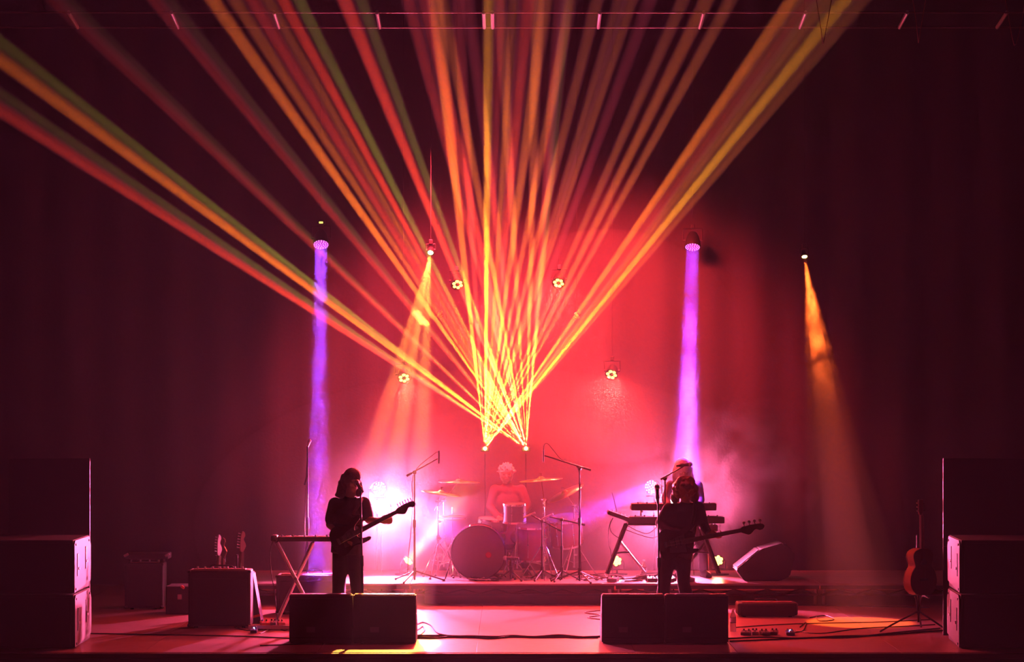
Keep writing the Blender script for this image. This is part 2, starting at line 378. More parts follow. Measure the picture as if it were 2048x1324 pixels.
# tall LED washes behind the players
WD = rings((4, .25, .1), (9, .58, .11), (13, .88, .1))
WH = (1.0, .125, .33)
for px, py, tx, ty, lab, lab2 in [(759, 977, 905, 1060, 'white and violet LED wash lamp beside the guitarist, upper of two', 'glaring white LED lamp behind the guitar neck, lower of two'),
                            (1303, 974, 1100, 1060, 'white and violet LED wash lamp left of the keyboard player, upper of two', 'glaring white LED lamp behind the two keyboards, lower of two')]:
    c = P(px, py, 32.8)
    t, s0, d = lamp_head('wash_lamp', lab, 'lamp', c, c + Vector((0.45 * (1 if px < 1000 else -1), -1, -.1)), .088, WD, (.6, .3, .9), .2, (.9, .85, 1), 2.5, 'LED wash lamps on stands', stand=0.0)
    beam(t, s0, P(tx, ty, 31.6), .07, 15, 1900, (.30, .05, 1.0), .07, .8)
    lx = 764 if px < 1000 else 1346
    c2 = P(lx, 1013, 32.5)
    t2, s2, d2 = lamp_head('blinder_lamp', lab2, 'lamp', c2, c2 + Vector((.12 * (1 if px < 1000 else -1), -1, -.03)), .10, WD, (1, .9, .95), 60, (1, .95, 1), 120, 'blinding lamps behind the players', stand=0.0)
    spot('lamp', s2, s2 + d2, 15500 if px < 1000 else 9500, WH, 110, 1.0, .10)

# ---------------------------------------------------------------- overhead
RIGM = mat('rig_paint', (0.25, 0.16, 0.17), 0.4, 0.6)
t = thing('lighting_bridge', 'long flat ladder truss with slanting rungs crossing the very top of the hall', 'truss', (0, 27, 6.5))
z1, z2, d1, d2 = P(0, 25, 27).z, P(0, 55, 27.55).z, 27.0, 27.55
obj('chord', B().cyl((-7.2, d1, z1), (7.2, d1, z1), .009, seg=8), RIGM, t); obj('chord', B().cyl((-7.2, d2, z2), (7.2, d2, z2), .009, seg=8), RIGM, t)
for px in (-58, 147, 350, 553, 757, 968, 985, 1198, 1403, 1605, 1806, 2003, 2200):
    x = (px - 1024) * 27.3 / F
    obj('rung', B().cyl((x, d1, z1), (x, d2, z2), .022, seg=8), ALU, t)
for k, (x0, y0, x1, y1) in enumerate([(1632, -4, 1659, 23), (1680, -4, 1706, 22), (1668, 30, 1690, 52), (1825, -4, 1848, 19), (1875, -4, 1908, 28), (1870, 40, 1888, 57), (2010, -4, 2046, 28)]):
    a, b = P(x0, y0, 24.5), P(x1, y1, 24.9)
    if k in (0, 3, 6):
        o = obj('hall_cable', B().tube([(a.x - .5, a.y - .3, 9.3), a, b, (b.x + .5, b.y + .4, 9.3)], .004), mat('red_cable', (.3, .1, .08), .5))
        tag(o, ['thin cable crossing the top of the hall beside the brightest right-hand beam', 0, 0, 'thin cable high in the dark between two truss rungs', 0, 0, 'thin cable high in the top right corner'][k], 'cable')
c = P(642, 445, 31.95)
t = thing('emergency_light', 'tiny yellow rectangular light above the purple lamp over the speaker box', 'light', c)
obj('housing', B().box(c + Vector((0, .03, 0)), (.10, .05, .05), bevel=.01), BLACK, t)
obj('lens', B().box(c, (.05, .01, .024), bevel=.005), mat('yellow_light', (1, .9, .3), .4, emit=(1, .8, .15), es=1.6), t)
obj('bracket', B().cyl(c + Vector((0, .03, .02)), (c.x, c.y + .03, PIPE), .006), BLACK, t)
for px, py, lab in [(880, 628, 'small tilted lamp shutter glinting left of the laser beams'), (1154, 631, 'small tilted lamp shutter glinting right of the laser beams')]:
    c = P(px, py, 32.5); t = thing('shutter_lamp', lab, 'lamp', c, 'small shuttered lamps')
    sg = 1 if px < 1000 else -1
    r = Matrix.Rotation(.95 * sg, 3, 'Y')
    obj('body', B().box(c + Vector((0, .08, 0)), (.09, .12, .06), rot=r, bevel=.01), BLACK, t)
    obj('shutter', B().box(c, (.09, .012, .03), rot=Matrix.Rotation(-.9 * sg, 3, 'Y'), bevel=.004), mat('gold_metal', (.9, .6, .2), .3, 1), t)
    obj('wire', B().cyl(c + Vector((0, .08, .03)), (c.x, c.y + .08, PIPE), .004, seg=6), BLACK, t)

# ---------------------------------------------------------------- riser
RZ = .26; RY0, RY1 = 30.5, 32.75
RX = [P(410, 1167, 30.5).x + 2.44 * k for k in range(4)]
t = thing('stage_riser', 'low wide riser of decks on braced steel frames carrying the drums and keyboards', 'riser', (0, RY0, 0))
for k in range(4):
    x0 = RX[k]; x1 = x0 + 2.44
    f = obj('deck_frame', B().box(((x0 + x1) / 2, RY0 + .02, RZ - .045), (2.42, .03, .045)), BLACK, t)
    obj('lower_rail', B().box(((x0 + x1) / 2, RY0 + .02, RZ - .135), (2.42, .022, .022)), BLACK, f)
    obj('rear_rail', B().box(((x0 + x1) / 2, RY1 - .02, RZ - .045), (2.42, .03, .045)), BLACK, f)
    for j in range(2):
        ya, yb = RY0 + j * (RY1 - RY0) / 2, RY0 + (j + 1) * (RY1 - RY0) / 2
        obj('deck_panel', B().box(((x0 + x1) / 2, (ya + yb) / 2, RZ - .012), (2.43, yb - ya - .008, .024), bevel=.003), DECKM, t)
    n = 12
    for i in range(n):
        xa = x0 + .04 + i * 2.36 / n; xb = xa + 2.36 / n; u, v = (RZ - .07, RZ - .125) if i % 2 else (RZ - .125, RZ - .07)
        obj('brace', B().cyl((xa, RY0 + .02, u), (xb, RY0 + .02, v), .007, seg=6), BLACK, f)
    for x in (x0 + .05, x1 - .05):
        for y in (RY0 + .04, RY1 - .05): obj('leg', B().cyl((x, y, 0), (x, y, RZ - .03), .024, seg=10), STEEL, t)
b = B().box((.07, RY0 + .30, .095), (2.1, .02, .17))
obj('skirt_board', B().box((0.05, RY0 + .25, .09), (2.2, .02, .18)), mat('skirt_paint', (.06, .03, .035), .6), t)

# ---------------------------------------------------------------- wedges along the front
def wedge(px0, px1, d, lab, py_top=1189):
    x0 = P(px0, 0, d).x; x1 = P(px1, 0, d).x; h = P(0, py_top, d).z; w = x1 - x0; xc = (x0 + x1) / 2
    t = thing('monitor_wedge', lab, 'speaker', (xc, d + .25, 0), 'monitor wedges along the stage front')
    prof = [(0.0, 0.0), (-.02, .05), (0.0, h - .03), (.03, h), (.17, h), (.50, .16), (.47, 0.0)]       # (depth, height): the sloped face looks back at the players
    obj('cabinet', B().prism(prof, lambda u, v, q: Vector((q, d + u, v)), x0 + .002, x1 - .002, bevel=.012), CASE, t)
    a, c = Vector((0, .185, h - .012)), Vector((0, .492, .17)); nrm = Vector((0, .34, .33)).normalized() * .006
    b = B(); v = [Vector((x, d, 0)) + q + nrm for q in (a, c) for x in (x0 + .03, x1 - .03)]
    b.prism([(x0 + .03, 0), (x1 - .03, 0), (x1 - .03, 1), (x0 + .03, 1)], lambda u, s, q: Vector((u, d, 0)) + a.lerp(c, s) + nrm * q, 0, 1.5)
    obj('grille', b, GRILLE, t)
    for x in (x0 + .001, x1 - .001):
        obj('handle', B().box((x, d + .18, h * .55), (.006, .12, .035), bevel=.002), BLACK, t)
    obj('connector_plate', B().box((xc - .1, d - .013, .13), (.09, .008, .07), bevel=.002), mat('socket_plate', (.05, .045, .05), .4), t)
    return t
wd = 25.9
wedge(578, 705, wd, 'black monitor wedge standing before the guitarist, nearer the keyboard stand')
wedge(706, 832, wd, 'black monitor wedge standing before the guitarist, the one with cables at its side')
wedge(1203, 1329, wd, 'black monitor wedge standing before the bassist, nearer the stage centre')
wedge(1330, 1457, wd, 'black monitor wedge standing before the bassist, beside the water bottle')

# the cabinet lying tilted on the riser
t = thing('drum_monitor', 'big black speaker cabinet tipped on its edge at the right end of the riser', 'speaker', P(1530, 1150, 31))
d = 30.9
pl = [(1472, 1136), (1521, 1096), (1566, 1083), (1591, 1106), (1580, 1150), (1560, 1159), (1489, 1159)]
pl = [(P(a, c, d).x, P(a, c, d).z) for a, c in pl]
mz = min(q[1] for q in pl); pl = [(a, c - mz + RZ + .001) for a, c in pl]
obj('cabinet', B().prism(pl, lambda u, v, q: Vector((u, q, v)), d, d + .6, bevel=.015), CASE, t)
(ax, az), (bx, bz) = pl[0], pl[1]
nn = Vector((az - bz, 0, bx - ax)).normalized()
obj('grille', B().prism([(.06, .04), (.94, .04), (.94, .56), (.06, .56)], lambda u, v, q: Vector((ax + (bx - ax) * u, d + v, az + (bz - az) * u)) + nn * q, .001, .010), GRILLE, t)
obj('handle', B().box(((pl[2][0] + pl[3][0]) / 2 + .012, d + .3, (pl[2][1] + pl[3][1]) / 2 + .012), (.09, .14, .012), rot=Matrix.Rotation(.75, 3, 'Y'), bevel=.003), BLACK, t)

# ---------------------------------------------------------------- speaker stacks at the sides
PLATE = mat('grey_side_plate', (.055, .045, .05), .6, .0, bump=.1, scale=60)
def stack_cab(cx, yn, z0, h, side, w, dp, yaw, lab, clip):
    """one cabinet of a ground stack; side = +1 plate on its +x face"""
    t = thing('array_speaker', lab, 'speaker', (0, 0, 0), 'ground stacked speakers at the stage sides')
    obj('cabinet', B().box((-side * w / 2, dp / 2, h / 2), (w, dp, h - .012), bevel=.01), CASE, t)
    obj('grille', B().box((-side * w / 2, -.008, h / 2), (w - .06, .016, h - .07), bevel=.003), GRILLE, t)
    o = clip; pts = [(o, .012), (dp - .02, .012 + .06), (dp - .0, h * .45), (dp - .0, h * .8), (dp - .10, h - .012), (.05, h - .012), (o, h - .05)]
    pl = obj('side_plate', B().prism(pts, lambda u, v, q: Vector((side * q, u, v)), .001, .016), PLATE, t)
    for fy, fz in ((.12, .52), (.62, .60)):
        obj('slot', B().box((side * .019, dp * fy + .06, h * fz), (.008, .07, h * .42), bevel=.002), BLACK, pl)
        obj('pin', B().cyl((side * .018, dp * fy + .07, h * (fz - .07)), (side * .032, dp * fy + .07, h * (fz - .07)), .014, seg=8), ALU, pl)
    for fy, fz in ((.05, .9), (.85, .9), (.05, .08)): obj('bolt', B().cyl((side * .016, dp * fy + .02, h * fz), (side * .024, dp * fy + .02, h * fz), .012, seg=6), BLACK, pl)
    t.location = (cx, yn, z0); t.rotation_euler = (0, 0, yaw)
    return t
yn = 25.35
xr = P(1921, 0, yn).x; xl = P(147, 0, yn).x
h1 = .54
stack_cab(xr, yn, 0, h1, -1, 1.15, .95, -.045 + .0, 'lower black speaker of the stack by the acoustic guitar, grey side plate', .0)
stack_cab(xr + .005, yn, h1, h1, -1, 1.15, .95, -.045, 'upper black speaker of the stack by the acoustic guitar, grey side plate', .0)
stack_cab(xl, yn + .0, 0, h1, 1, 1.15, .95, -.005, 'lower black speaker of the stack on the guitar-amplifier side, dim side plate', .0)
stack_cab(xl - .005, yn, h1, h1, 1, 1.15, .95, -.005, 'upper black speaker of the stack on the guitar-amplifier side, lit side plate', .0)
def sub(cx, y, z0, h, w, lab):
    t = thing('masking_flat', lab, 'flat', (cx, y, z0), 'black masking flats behind the speaker stacks')
    obj('board', B().box((cx, y, z0 + h / 2), (w, .03, h - .004), bevel=.004), BLACK, t)
    for q in (-.45, .45): obj('batten', B().box((cx + q * w, y + .035, z0 + h / 2), (.05, .04, h - .02)), BLACK, t)
yb = 26.75
zt = P(0, 916, yb).z
xL = P(180, 0, yb).x; xR = P(1886, 0, yb).x
for sx, xe, nm in ((-1, xL, 'on the guitar-amplifier side'), (1, xR, 'on the acoustic-guitar side')):
    cw = .85
    for k, lb in enumerate(('lower', 'upper')):
        sub(xe + sx * cw / 2, yb, k * zt / 2, zt / 2, cw, '%s of two black masking flats behind the stack %s' % (lb, nm))

# ---------------------------------------------------------------- amplifiers at the left
def amp(x0, x1, y, h, dp, lab, z0=0, tilt=False, name='guitar_amplifier', knobs=7, corner=True, mt=None):
    w = x1 - x0; xc = (x0 + x1) / 2
    t = thing(name, lab, 'amplifier', (xc, y + dp / 2, z0))
    obj('cabinet', B().box((xc, y + dp / 2, z0 + h / 2 + .01), (w, dp, h - .02), bevel=.02), CASE, t)
    obj('grille', B().box((xc, y - .002, z0 + h * .46), (w - .08, .012, h * .78), bevel=.004), GRILLE, t)
    pn = obj('control_panel', B().box((xc, y + dp * .35, z0 + h + .004), (w - .12, dp * .4, .012), bevel=.003), mat('panel_red', (.35, .18, .16), .35, .5), t)
    for k in range(knobs):
        x = x0 + w * .14 + k * (w * .72) / max(1, knobs - 1)
        obj('knob', B().cyl((x, y + dp * .3, z0 + h + .01), (x, y + dp * .3, z0 + h + .032), .012, .010, 10), ALU, pn)
    obj('handle', B().tube([(xc - .12, y + dp * .75, z0 + h), (xc - .1, y + dp * .75, z0 + h + .03), (xc + .1, y + dp * .75, z0 + h + .03), (xc + .12, y + dp * .75, z0 + h)], .010), RUBBER, t)
    if corner:
        for x in (x0 + .012, x1 - .012):
            for z in (z0 + .03, z0 + h - .018): obj('corner_cap', B().box((x, y + .012, z), (.04, .04, .035), bevel=.012), BLACK, t)
    for x in (x0 + .08, x1 - .08):
        for yy in (y + .06, y + dp - .06): obj('foot', B().cyl((x, yy, z0 - .0), (x, yy, z0 + .025), .02), RUBBER, t)
    return t
y = 27.55
amp(P(376, 0, y).x, P(501, 0, y).x, y, P(0, 1140, y).z, .30, 'large black combo amplifier with metal knobs, necks of three guitars behind it')
# sloping back of a tipped-back amp beside it
y = 27.9
pts = [(P(488, 0, y).x, 0), (P(523, 0, y).x, 0), (P(505, 0, y).x, .57), (P(488, 0, y).x, .57)]
t = thing('side_case', 'narrow dark case with one slanted edge leaning against the large combo amplifier', 'case', ((pts[0][0] + pts[1][0]) / 2, y + .1, 0))
obj('shell', B().prism(pts, lambda u, v, q: Vector((u, q, v)), y, y + .3, bevel=.01), CASE, t)
obj('strap', B().prism([(pts[0][0] + .02, .06), (pts[1][0] - .01, .10), (pts[1][0] - .015, .125), (pts[0][0] + .02, .085)], lambda u, v, q: Vector((u, q, v)), y - .008, y), mat('red_tape', (.6, .08, .05), .4), t)
y = 29.9
amp(P(249, 0, y).x, P(326, 0, y).x, y, P(0, 1126, y).z, .34, 'smaller dark amplifier standing farthest from the riser with a lid on top', knobs=4)
c = P(290, 1117, y)
t = thing('amplifier_head', 'flat black amplifier head sitting on the smaller amplifier', 'amplifier', (c.x, y + .15, P(0, 1126, y).z + .03))
z = P(0, 1126, y).z + .043
obj('case', B().box((c.x + .02, y + .15, z + .035), (.50, .30, .07), bevel=.01), CASE, t)
for s in (-1, 1): obj('handle', B().box((c.x + .02 + s * .24, y + .0, z + .05), (.06, .02, .03), rot=Matrix.Rotation(-.5, 3, 'Y'), bevel=.006), ALU, t)
for s in (-1, 1): obj('foot', B().cyl((c.x + s * .2, y + .08, z - .02), (c.x + s * .2, y + .08, z), .02), RUBBER, t)
t = thing('flight_case', 'low black flight case with a red corner between the two amplifiers', 'case', P(352, 1200, 29.3))
t.location.z = 0
xa, xb = P(332, 0, 29.3).x, P(388, 0, 29.3).x
obj('shell', B().box(((xa + xb) / 2, 29.5, .16), (xb - xa, .45, .32), bevel=.012), CASE, t)
obj('corner', B().box((P(366, 0, 29.3).x, 29.28, .31), (.05, .05, .03), rot=Matrix.Rotation(.6, 3, 'Y'), bevel=.01), mat('red_metal', (.8, .2, .15), .3, .8), t)
obj('latch', B().box(((xa + xb) / 2, 29.27, .2), (.05, .015, .06), bevel=.004), ALU, t)
# speaker box at the riser's front, under the purple beam
y = 29.25
t = amp(P(552, 0, y).x, P(688, 0, y).x, y, P(0, 1150, y).z, .36, 'wide dark speaker box lit purple on top, behind the keyboard stand', knobs=0, name='speaker_box')
t['category'] = 'speaker'

# ---------------------------------------------------------------- stringed instruments
def gframe(c, u, n):
    u = Vector(u).normalized(); n = Vector(n); n = (n - u * n.dot(u)).normalized(); v = n.cross(u)
    if v.z < 0: pass
    return lambda a, b, q: Vector(c) + u * a + v * b + n * q
STRAT = [(-.19, 0), (-.185, .08), (-.15, .14), (-.08, .165), (0, .125), (.06, .115), (.13, .15), (.2, .165), (.235, .145), (.2, .115), (.13, .08), (.1, .045), (.1, -.045), (.13, -.075), (.17, -.092), (.215, -.098), (.228, -.118), (.205, -.135), (.15, -.14), (.09, -.135), (.03, -.12), (-.04, -.145), (-.12, -.165), (-.17, -.12)]
def smooth_poly(p, n=3):
    out = []; N = len(p)
    for i in range(N):
        a, b, c, d = p[i - 1], p[i], p[(i + 1) % N], p[(i + 2) % N]
        for k in range(n):
            t = k / n
            out.append(tuple(.5 * (2 * b[j] + (c[j] - a[j]) * t + (2 * a[j] - 5 * b[j] + 4 * c[j] - d[j]) * t * t + (3 * b[j] - a[j] - 3 * c[j] + d[j]) * t ** 3) for j in (0, 1)))
    return out
def guitar(lab, c, u, n, col, bass=False, name='electric_guitar', cat='guitar', s=1.0):
    f0 = gframe(c, u, n); f = lambda a, b, q: f0(a * s, b * s, q * s)
    t = thing(name, lab, cat, c)
    W = mat('wood_' + name + str(col), col, .25); NK = mat('maple_neck', (.12, .07, .04), .35); PG = mat('pickguard', (.05, .04, .04), .4)
    obj('body', B().prism(smooth_poly(STRAT), f, -.022, .022, bevel=.006), W, t, True)
    k = 1.18 if bass else 1
    L0, L1 = .08, .60 * k
    obj('neck', B().prism([(L0, .028), (L1, .021), (L1, -.021), (L0, -.028)], f, .005, .032, bevel=.004), NK, t)
    obj('fretboard', B().prism([(L0, .027), (L1, .020), (L1, -.020), (L0, -.027)], f, .033, .038), mat('rosewood', (.06, .03, .02), .4), t)
    e = L1
    hs = [(0, .021), (.02, .034), (.11, .04), (.19, .034), (.225, .022), (.235, -.004), (.215, -.03), (.185, -.036), (.16, -.02), (.14, -.016), (.10, -.05), (.075, -.062), (.04, -.045), (.0, -.021)]
    if bass: hs = [(a * 1.1, b * 1.0) for a, b in hs]
    h = obj('headstock', B().prism([(e + a, b) for a, b in hs], f, .006, .024, bevel=.003), NK, t)
    m = 4 if bass else 6
    for i in range(m):
        a = e + .045 + i * (.165 / (m - 1)) * (1.05 if bass else .95)
        z = .036 - max(0, (i / (m - 1) - .6)) * .02
        r = .016 if bass else .008
        obj('tuning_peg', B().cyl(f(a, z - .01, .015), f(a, z + .028, .015), .004, seg=6).ball(f(a, z + .036, .015), (r * s, r * s * .6, r * s), 8), STEEL, h)
    obj('pickguard', B().prism([(-.08, -.09), (.0, -.105), (.1, -.115), (.1, .0), (.1, .07), (.02, .06), (-.06, .03)], f, .0225, .025), PG, t)
    for a in (-.06, 0, .055): obj('pickup', B().prism([(a - .009, -.04), (a + .009, -.04), (a + .009, .04), (a - .009, .04)], f, .025, .031, bevel=.002), BLACK, t)
    obj('bridge', B().prism([(-.125, -.035), (-.095, -.035), (-.095, .035), (-.125, .035)], f, .022, .034, bevel=.002), CHROME, t)
    st = B()
    for i in range(m):
        o = (i - (m - 1) / 2) * .0095
        st.cyl(f(-.11, o * 1.3, .037), f(L1, o * .8, .041), .0009, seg=4)
    obj('strings', st, CHROME, t, kind='stuff')
    return t, f
def gstand(f, t_lab, base, y):
    t = thing('guitar_stand', t_lab, 'stand', (base[0], y, 0))
    x = base[0]
    obj('upright', B().cyl((x, y + .12, 0.25), (x, y + .10, .72), .011), BLACK, t)
    for a in (-.22, .22): obj('leg', B().tube([(x, y + .12, .3), (x + a * .8, y + .02, .06), (x + a, y - .08, .012)], .010), BLACK, t)
    obj('leg', B().tube([(x, y + .12, .3), (x, y + .3, .05), (x, y + .36, .012)], .010), BLACK, t)
    obj('cradle', B().tube([(x - .1, y - .02, .2), (x - .1, y + .08, .17), (x + .1, y + .08, .17), (x + .1, y - .02, .2)], .009), RUBBER, t)
    return t

# guitars behind the big combo amp: only their necks and heads show over it
for k, (px, py, lab, col) in enumerate([(436, 1072, 'electric guitar on a stand behind the combo amplifier, its tall head farthest from the riser', (.3, .05, .03)),
                                        (448, 1078, 'electric guitar on a stand behind the combo amplifier, middle of the three necks', (.05, .05, .06)),
                                        (484, 1065, 'electric guitar behind the combo amplifier, neck nearest the keyboard stand', (.5, .3, .1))]):
    y = 28.6 + .30 * (k == 1) + .12 * (k == 2); top = P(px, py, y); lean = (0.02, -0.015, .06)[k]
    u = Vector((lean, .16, 1)).normalized(); c = top - u * .82
    guitar(lab, c, u, ((.9, -.45, .1), (-.6, -.8, .1), (.8, -.6, .1))[k], col)
    gstand(None, ['black stand holding the guitar farthest from the riser', 'black stand holding the middle guitar behind the combo amplifier', 'black stand holding the guitar nearest the keyboard stand'][k], (c.x, 0), c.y - .02)

# acoustic guitar seen edge on at the right
y = 27.0
def acoustic():
    c = P(1841, 1130, y); t = thing('acoustic_guitar', 'acoustic guitar standing edge-on beside the grey-plated speaker stack, edge glowing red', 'guitar', Vector((c.x, c.y, .12)))
    z0 = P(0, 1190, y).z; H = P(0, 1100, y).z - z0
    out = [(0, 0), (.115, .015), (.185, .08), (.20, .16), (.175, .24), (.125, .295), (.125, .33), (.15, .40), (.13, .455), (.06, .485), (0, .49)]
    poly = smooth_poly([(a, b) for a, b in out] + [(-a, b) for a, b in out[-2:0:-1]], 2)
    ang = math.radians(38); ux = Vector((math.cos(ang), math.sin(ang), 0)); nx = Vector((math.sin(ang), -math.cos(ang), 0))
    xc = c.x + .0
    f = lambda a, b, q: Vector((xc, y, z0)) + ux * a + nx * q + Vector((0, .0, b)) + Vector((0, .12 * b, 0))
    obj('body', B().prism(poly, f, -.05, .05, bevel=.004), mat('spruce', (.45, .2, .08), .25), t, True)
    obj('soundboard', B().prism([(a * .985, b * .992 + .002) for a, b in poly], f, .0495, .053), mat('shaded_top', (.05, .02, .012), .3), t, True)  # top coloured dark to stand for its unlit face
    obj('binding', B().prism([(a * 1.01, b * 1.0) for a, b in poly], f, -.054, -.049), mat('binding', (.6, .35, .2), .3), t, True)
    obj('sound_hole', B().lathe([(0, .003), (.05, .003), (.052, 0)], f(0, .33, .051), nx, 16), BLACK, t)
    obj('neck', B().prism([(-.028, .45), (.028, .45), (.022, .84), (-.022, .84)], f, .02, .052, bevel=.004), mat('dark_neck', (.12, .05, .03), .3), t)
    h = obj('headstock', B().prism([(-.022, .84), (-.036, .87), (-.034, 1.0), (.034, 1.0), (.036, .87), (.022, .84)], f, .015, .035, bevel=.003), mat('dark_neck', 0), t)
    for s in (-1, 1):
        for k in range(3): obj('tuning_peg', B().cyl(f(s * .034, .885 + k * .04, .025), f(s * .058, .885 + k * .04, .025), .006, seg=8), CHROME, h)
    obj('bridge', B().prism([(-.06, .15), (.06, .15), (.06, .175), (-.06, .175)], f, .051, .06), BLACK, t)
    st = B()
    for i in range(6): st.cyl(f((i - 2.5) * .009, .16, .06), f((i - 2.5) * .007, .86, .056), .0009, seg=4)
    obj('strings', st, CHROME, t, kind='stuff')
    s = thing('guitar_stand', 'tripod stand holding the acoustic guitar', 'stand', (xc, y, 0))
    zb = z0
    obj('upright', B().cyl((xc, y + .14, .1), (xc, y + .22, zb + .62), .011), BLACK, s)
    for a, b2 in ((-.42, -.10), (.3, -.15), (.1, .45)): obj('leg', B().tube([(xc, y + .14, .22), (xc + a * .6, y + .14 + b2 * .6, .10), (xc + a, y + .14 + b2, .012)], .011), BLACK, s)
    obj('cradle', B().tube([(xc - .07, y - .1, zb - .02), (xc - .03, y + .1, zb - .03), (xc, y + .14, .17), (xc + .03, y + .1, zb - .03), (xc + .07, y - .1, zb - .02)], .010), BLACK, s)
acoustic()

# ---------------------------------------------------------------- people
def hand(b, w, d, n, s=1.0, grip=.8, thumb=1):
    """w wrist, d direction of the palm, n palm normal (fingers curl towards it)"""
    w = Vector(w); d = Vector(d).normalized(); n = Vector(n); n = (n - d * n.dot(d)).normalized(); sd = d.cross(n)
    b.cap(w, w + d * .05 * s, .024 * s, .030 * s, 10)
    pc = w + d * .055 * s
    b.ball(pc, (.040 * s, .018 * s, .046 * s), 12, rot=Matrix((sd, n, d)).transposed())
    for i, (o, L) in enumerate(((-.030, .068), (-.010, .076), (.010, .072), (.029, .058))):
        p = pc + d * .038 * s + sd * o * s; a = 0; q = d.copy()
        for k, f in enumerate((.42, .33, .25)):
            a += grip * (.55 if k == 0 else .75)
            q = d * math.cos(a) + n * math.sin(a); e = p + q * L * f * s * 1.15
            b.cap(p, e, (.0098 - k * .0008) * s, (.0090 - k * .0008) * s, 8); p = e
    p = w + d * .022 * s - sd * .028 * s * thumb
    e = p + (d * .6 - sd * .6 * thumb + n * .45).normalized() * .038 * s; b.cap(p, e, .012 * s, .0105 * s, 8)
    e2 = e + (d * .8 + n * .6).normalized() * .03 * s; b.cap(e, e2, .0105 * s, .009 * s, 8)
def person(lab, base, J, face, skin, top, trouser, hairc, hair, sleeve='tee', flare=.0, hands=None, shoes=(.03, .03, .03), tor=(.17, .10), beard=False, sc=1.0):
    t = thing('person', lab, 'person', base)
    H, N = J['head'], J['neck']; f = Vector(face).normalized(); up = (H - N).normalized(); up = (up - f * up.dot(f)).normalized(); r = f.cross(up)
    R = Matrix((r, f, up)).transposed()
    hh = .118 * sc
    b = B()
    b.ball(H + up * .012, (.077 * sc, .096 * sc, hh * .86), 20, rot=R)
    b.ball(H - up * .05 * sc + f * .022, (.058 * sc, .066 * sc, .062 * sc), 14, rot=R)      # jaw
    b.ball(H - up * .092 * sc + f * .066, (.022, .018, .016), 8, rot=R)                        # chin
    b.cap(H + f * .088 * sc + up * .012, H + f * .112 * sc - up * .024, .009, .014, 8)         # nose
    b.ball(H + f * .083 * sc + up * .032, (.05, .012, .011), 8, rot=R)                         # brow
    b.ball(H + f * .086 * sc - up * .050, (.022, .011, .009), 8, rot=R)                        # lips
    for s in (-1, 1):
        b.ball(H + r * s * .077 * sc - up * .002, (.010, .020, .032), 8, rot=R)                # ears
        b.ball(H + f * .066 * sc + r * s * .038 - up * .02, (.022, .02, .02), 8, rot=R)        # cheeks
    b.cap(N - up * .04, H - up * .05, .056 * sc, .052 * sc, 12)
    sl, sr, pv = J['sl'], J['sr'], J['pelvis']
    mid = (sl + sr) / 2; ax = (sr - sl).normalized()
    b.cap(mid.lerp(sl, .75), mid.lerp(sr, .75), .055, .055, 12)
    fwd = ax.cross((mid - pv).normalized()); fwd = fwd if fwd.y < 0 else -fwd
    upb = (mid - pv).normalized(); RB = Matrix((ax, fwd, upb)).transposed()
    L = (mid - pv).length
    b.ball(pv + upb * L * .70, (tor[0] * .95, tor[1] * .95, L * .34), 16, rot=RB)
    b.ball(pv + upb * L * .35, (tor[0] * .82, tor[1] * .88, L * .34), 16, rot=RB)
    b.ball(pv, (tor[0] * .9, tor[1] * .95, .12), 16, rot=RB)
    for s, e, w in (('sl', 'el', 'wl'), ('sr', 'er', 'wr')):
        b.cap(J[s], J[e], .050 * sc, .038 * sc, 12); b.cap(J[e], J[w], .038 * sc, .026 * sc, 12)
    for k, w in enumerate(('wl', 'wr')):
        if hands: hand(b, J[w], hands[k][0], hands[k][1], sc, hands[k][2], hands[k][3])
    for h, k, a in (('hl', 'kl', 'al'), ('hr', 'kr', 'ar')):
        b.cap(J[h], J[k], .078, .052, 12); b.cap(J[k], J[a], .050, .036, 12)
    remesh(obj('body', b, mat('skin_%s' % str(skin), skin, .5, var=.05), t), .0085, 3)
    for s in (-1, 1):
        c = H + f * .083 * sc + r * s * .030 + up * .008
        obj('eye', B().ball(c - f * .004, .0115, 10), mat('eye_dark', (.12, .09, .08), .2), t, True)
    # shirt
    b = B()
    b.cap(mid.lerp(sl, .86) - upb * .012, mid.lerp(sr, .86) - upb * .012, .070, .070, 14)
    b.cap(mid - upb * .02, N - upb * .01, .095, .066, 12)
    b.ball(pv + upb * L * .68, (tor[0] * 1.06, tor[1] * 1.1, L * .36), 18, rot=RB)
    b.ball(pv + upb * L * .36, (tor[0] * .99, tor[1] * 1.06, L * .36), 18, rot=RB)
    b.lathe([(0, -.12), (tor[0] * 1.0, -.12), (tor[0] * .98, .02), (tor[0] * .92, L * .45), (0, L * .45)], pv, upb, 20)
    for s, e, w in (('sl', 'el', 'wl'), ('sr', 'er', 'wr')):
        if sleeve == 'tee':
            b.cap(J[s], J[s].lerp(J[e], .72), .072, .066, 14)
        else:
            b.cap(J[s], J[e], .070, .054, 14); b.cap(J[e], J[e].lerp(J[w], .93), .054, .040, 14)
            mdp = J[s].lerp(J[e], .6); b.ball(mdp, (.066, .06, .05), 8)
    # squash the round hem from side to side
    remesh(obj('shirt', b, mat('cloth_%s' % str(top), top, .85, bump=.5, scale=18), t), .012, 6)
    b = B()
    b.ball(pv, (tor[0] * .98, tor[1] * 1.05, .13), 16, rot=RB)
    for h, k, a in (('hl', 'kl', 'al'), ('hr', 'kr', 'ar')):
        an = J[k].lerp(J[a], .97)
        b.cap(J[h], J[k], .092, .067, 14); b.cyl(J[k], an, .066, .060 + flare, 16); b.ball(J[k].lerp(an, .4), (.066 + flare * .3, .068, .09), 12)
        b.ball(J[h].lerp(J[k], .5), (.082, .085, .1), 10)
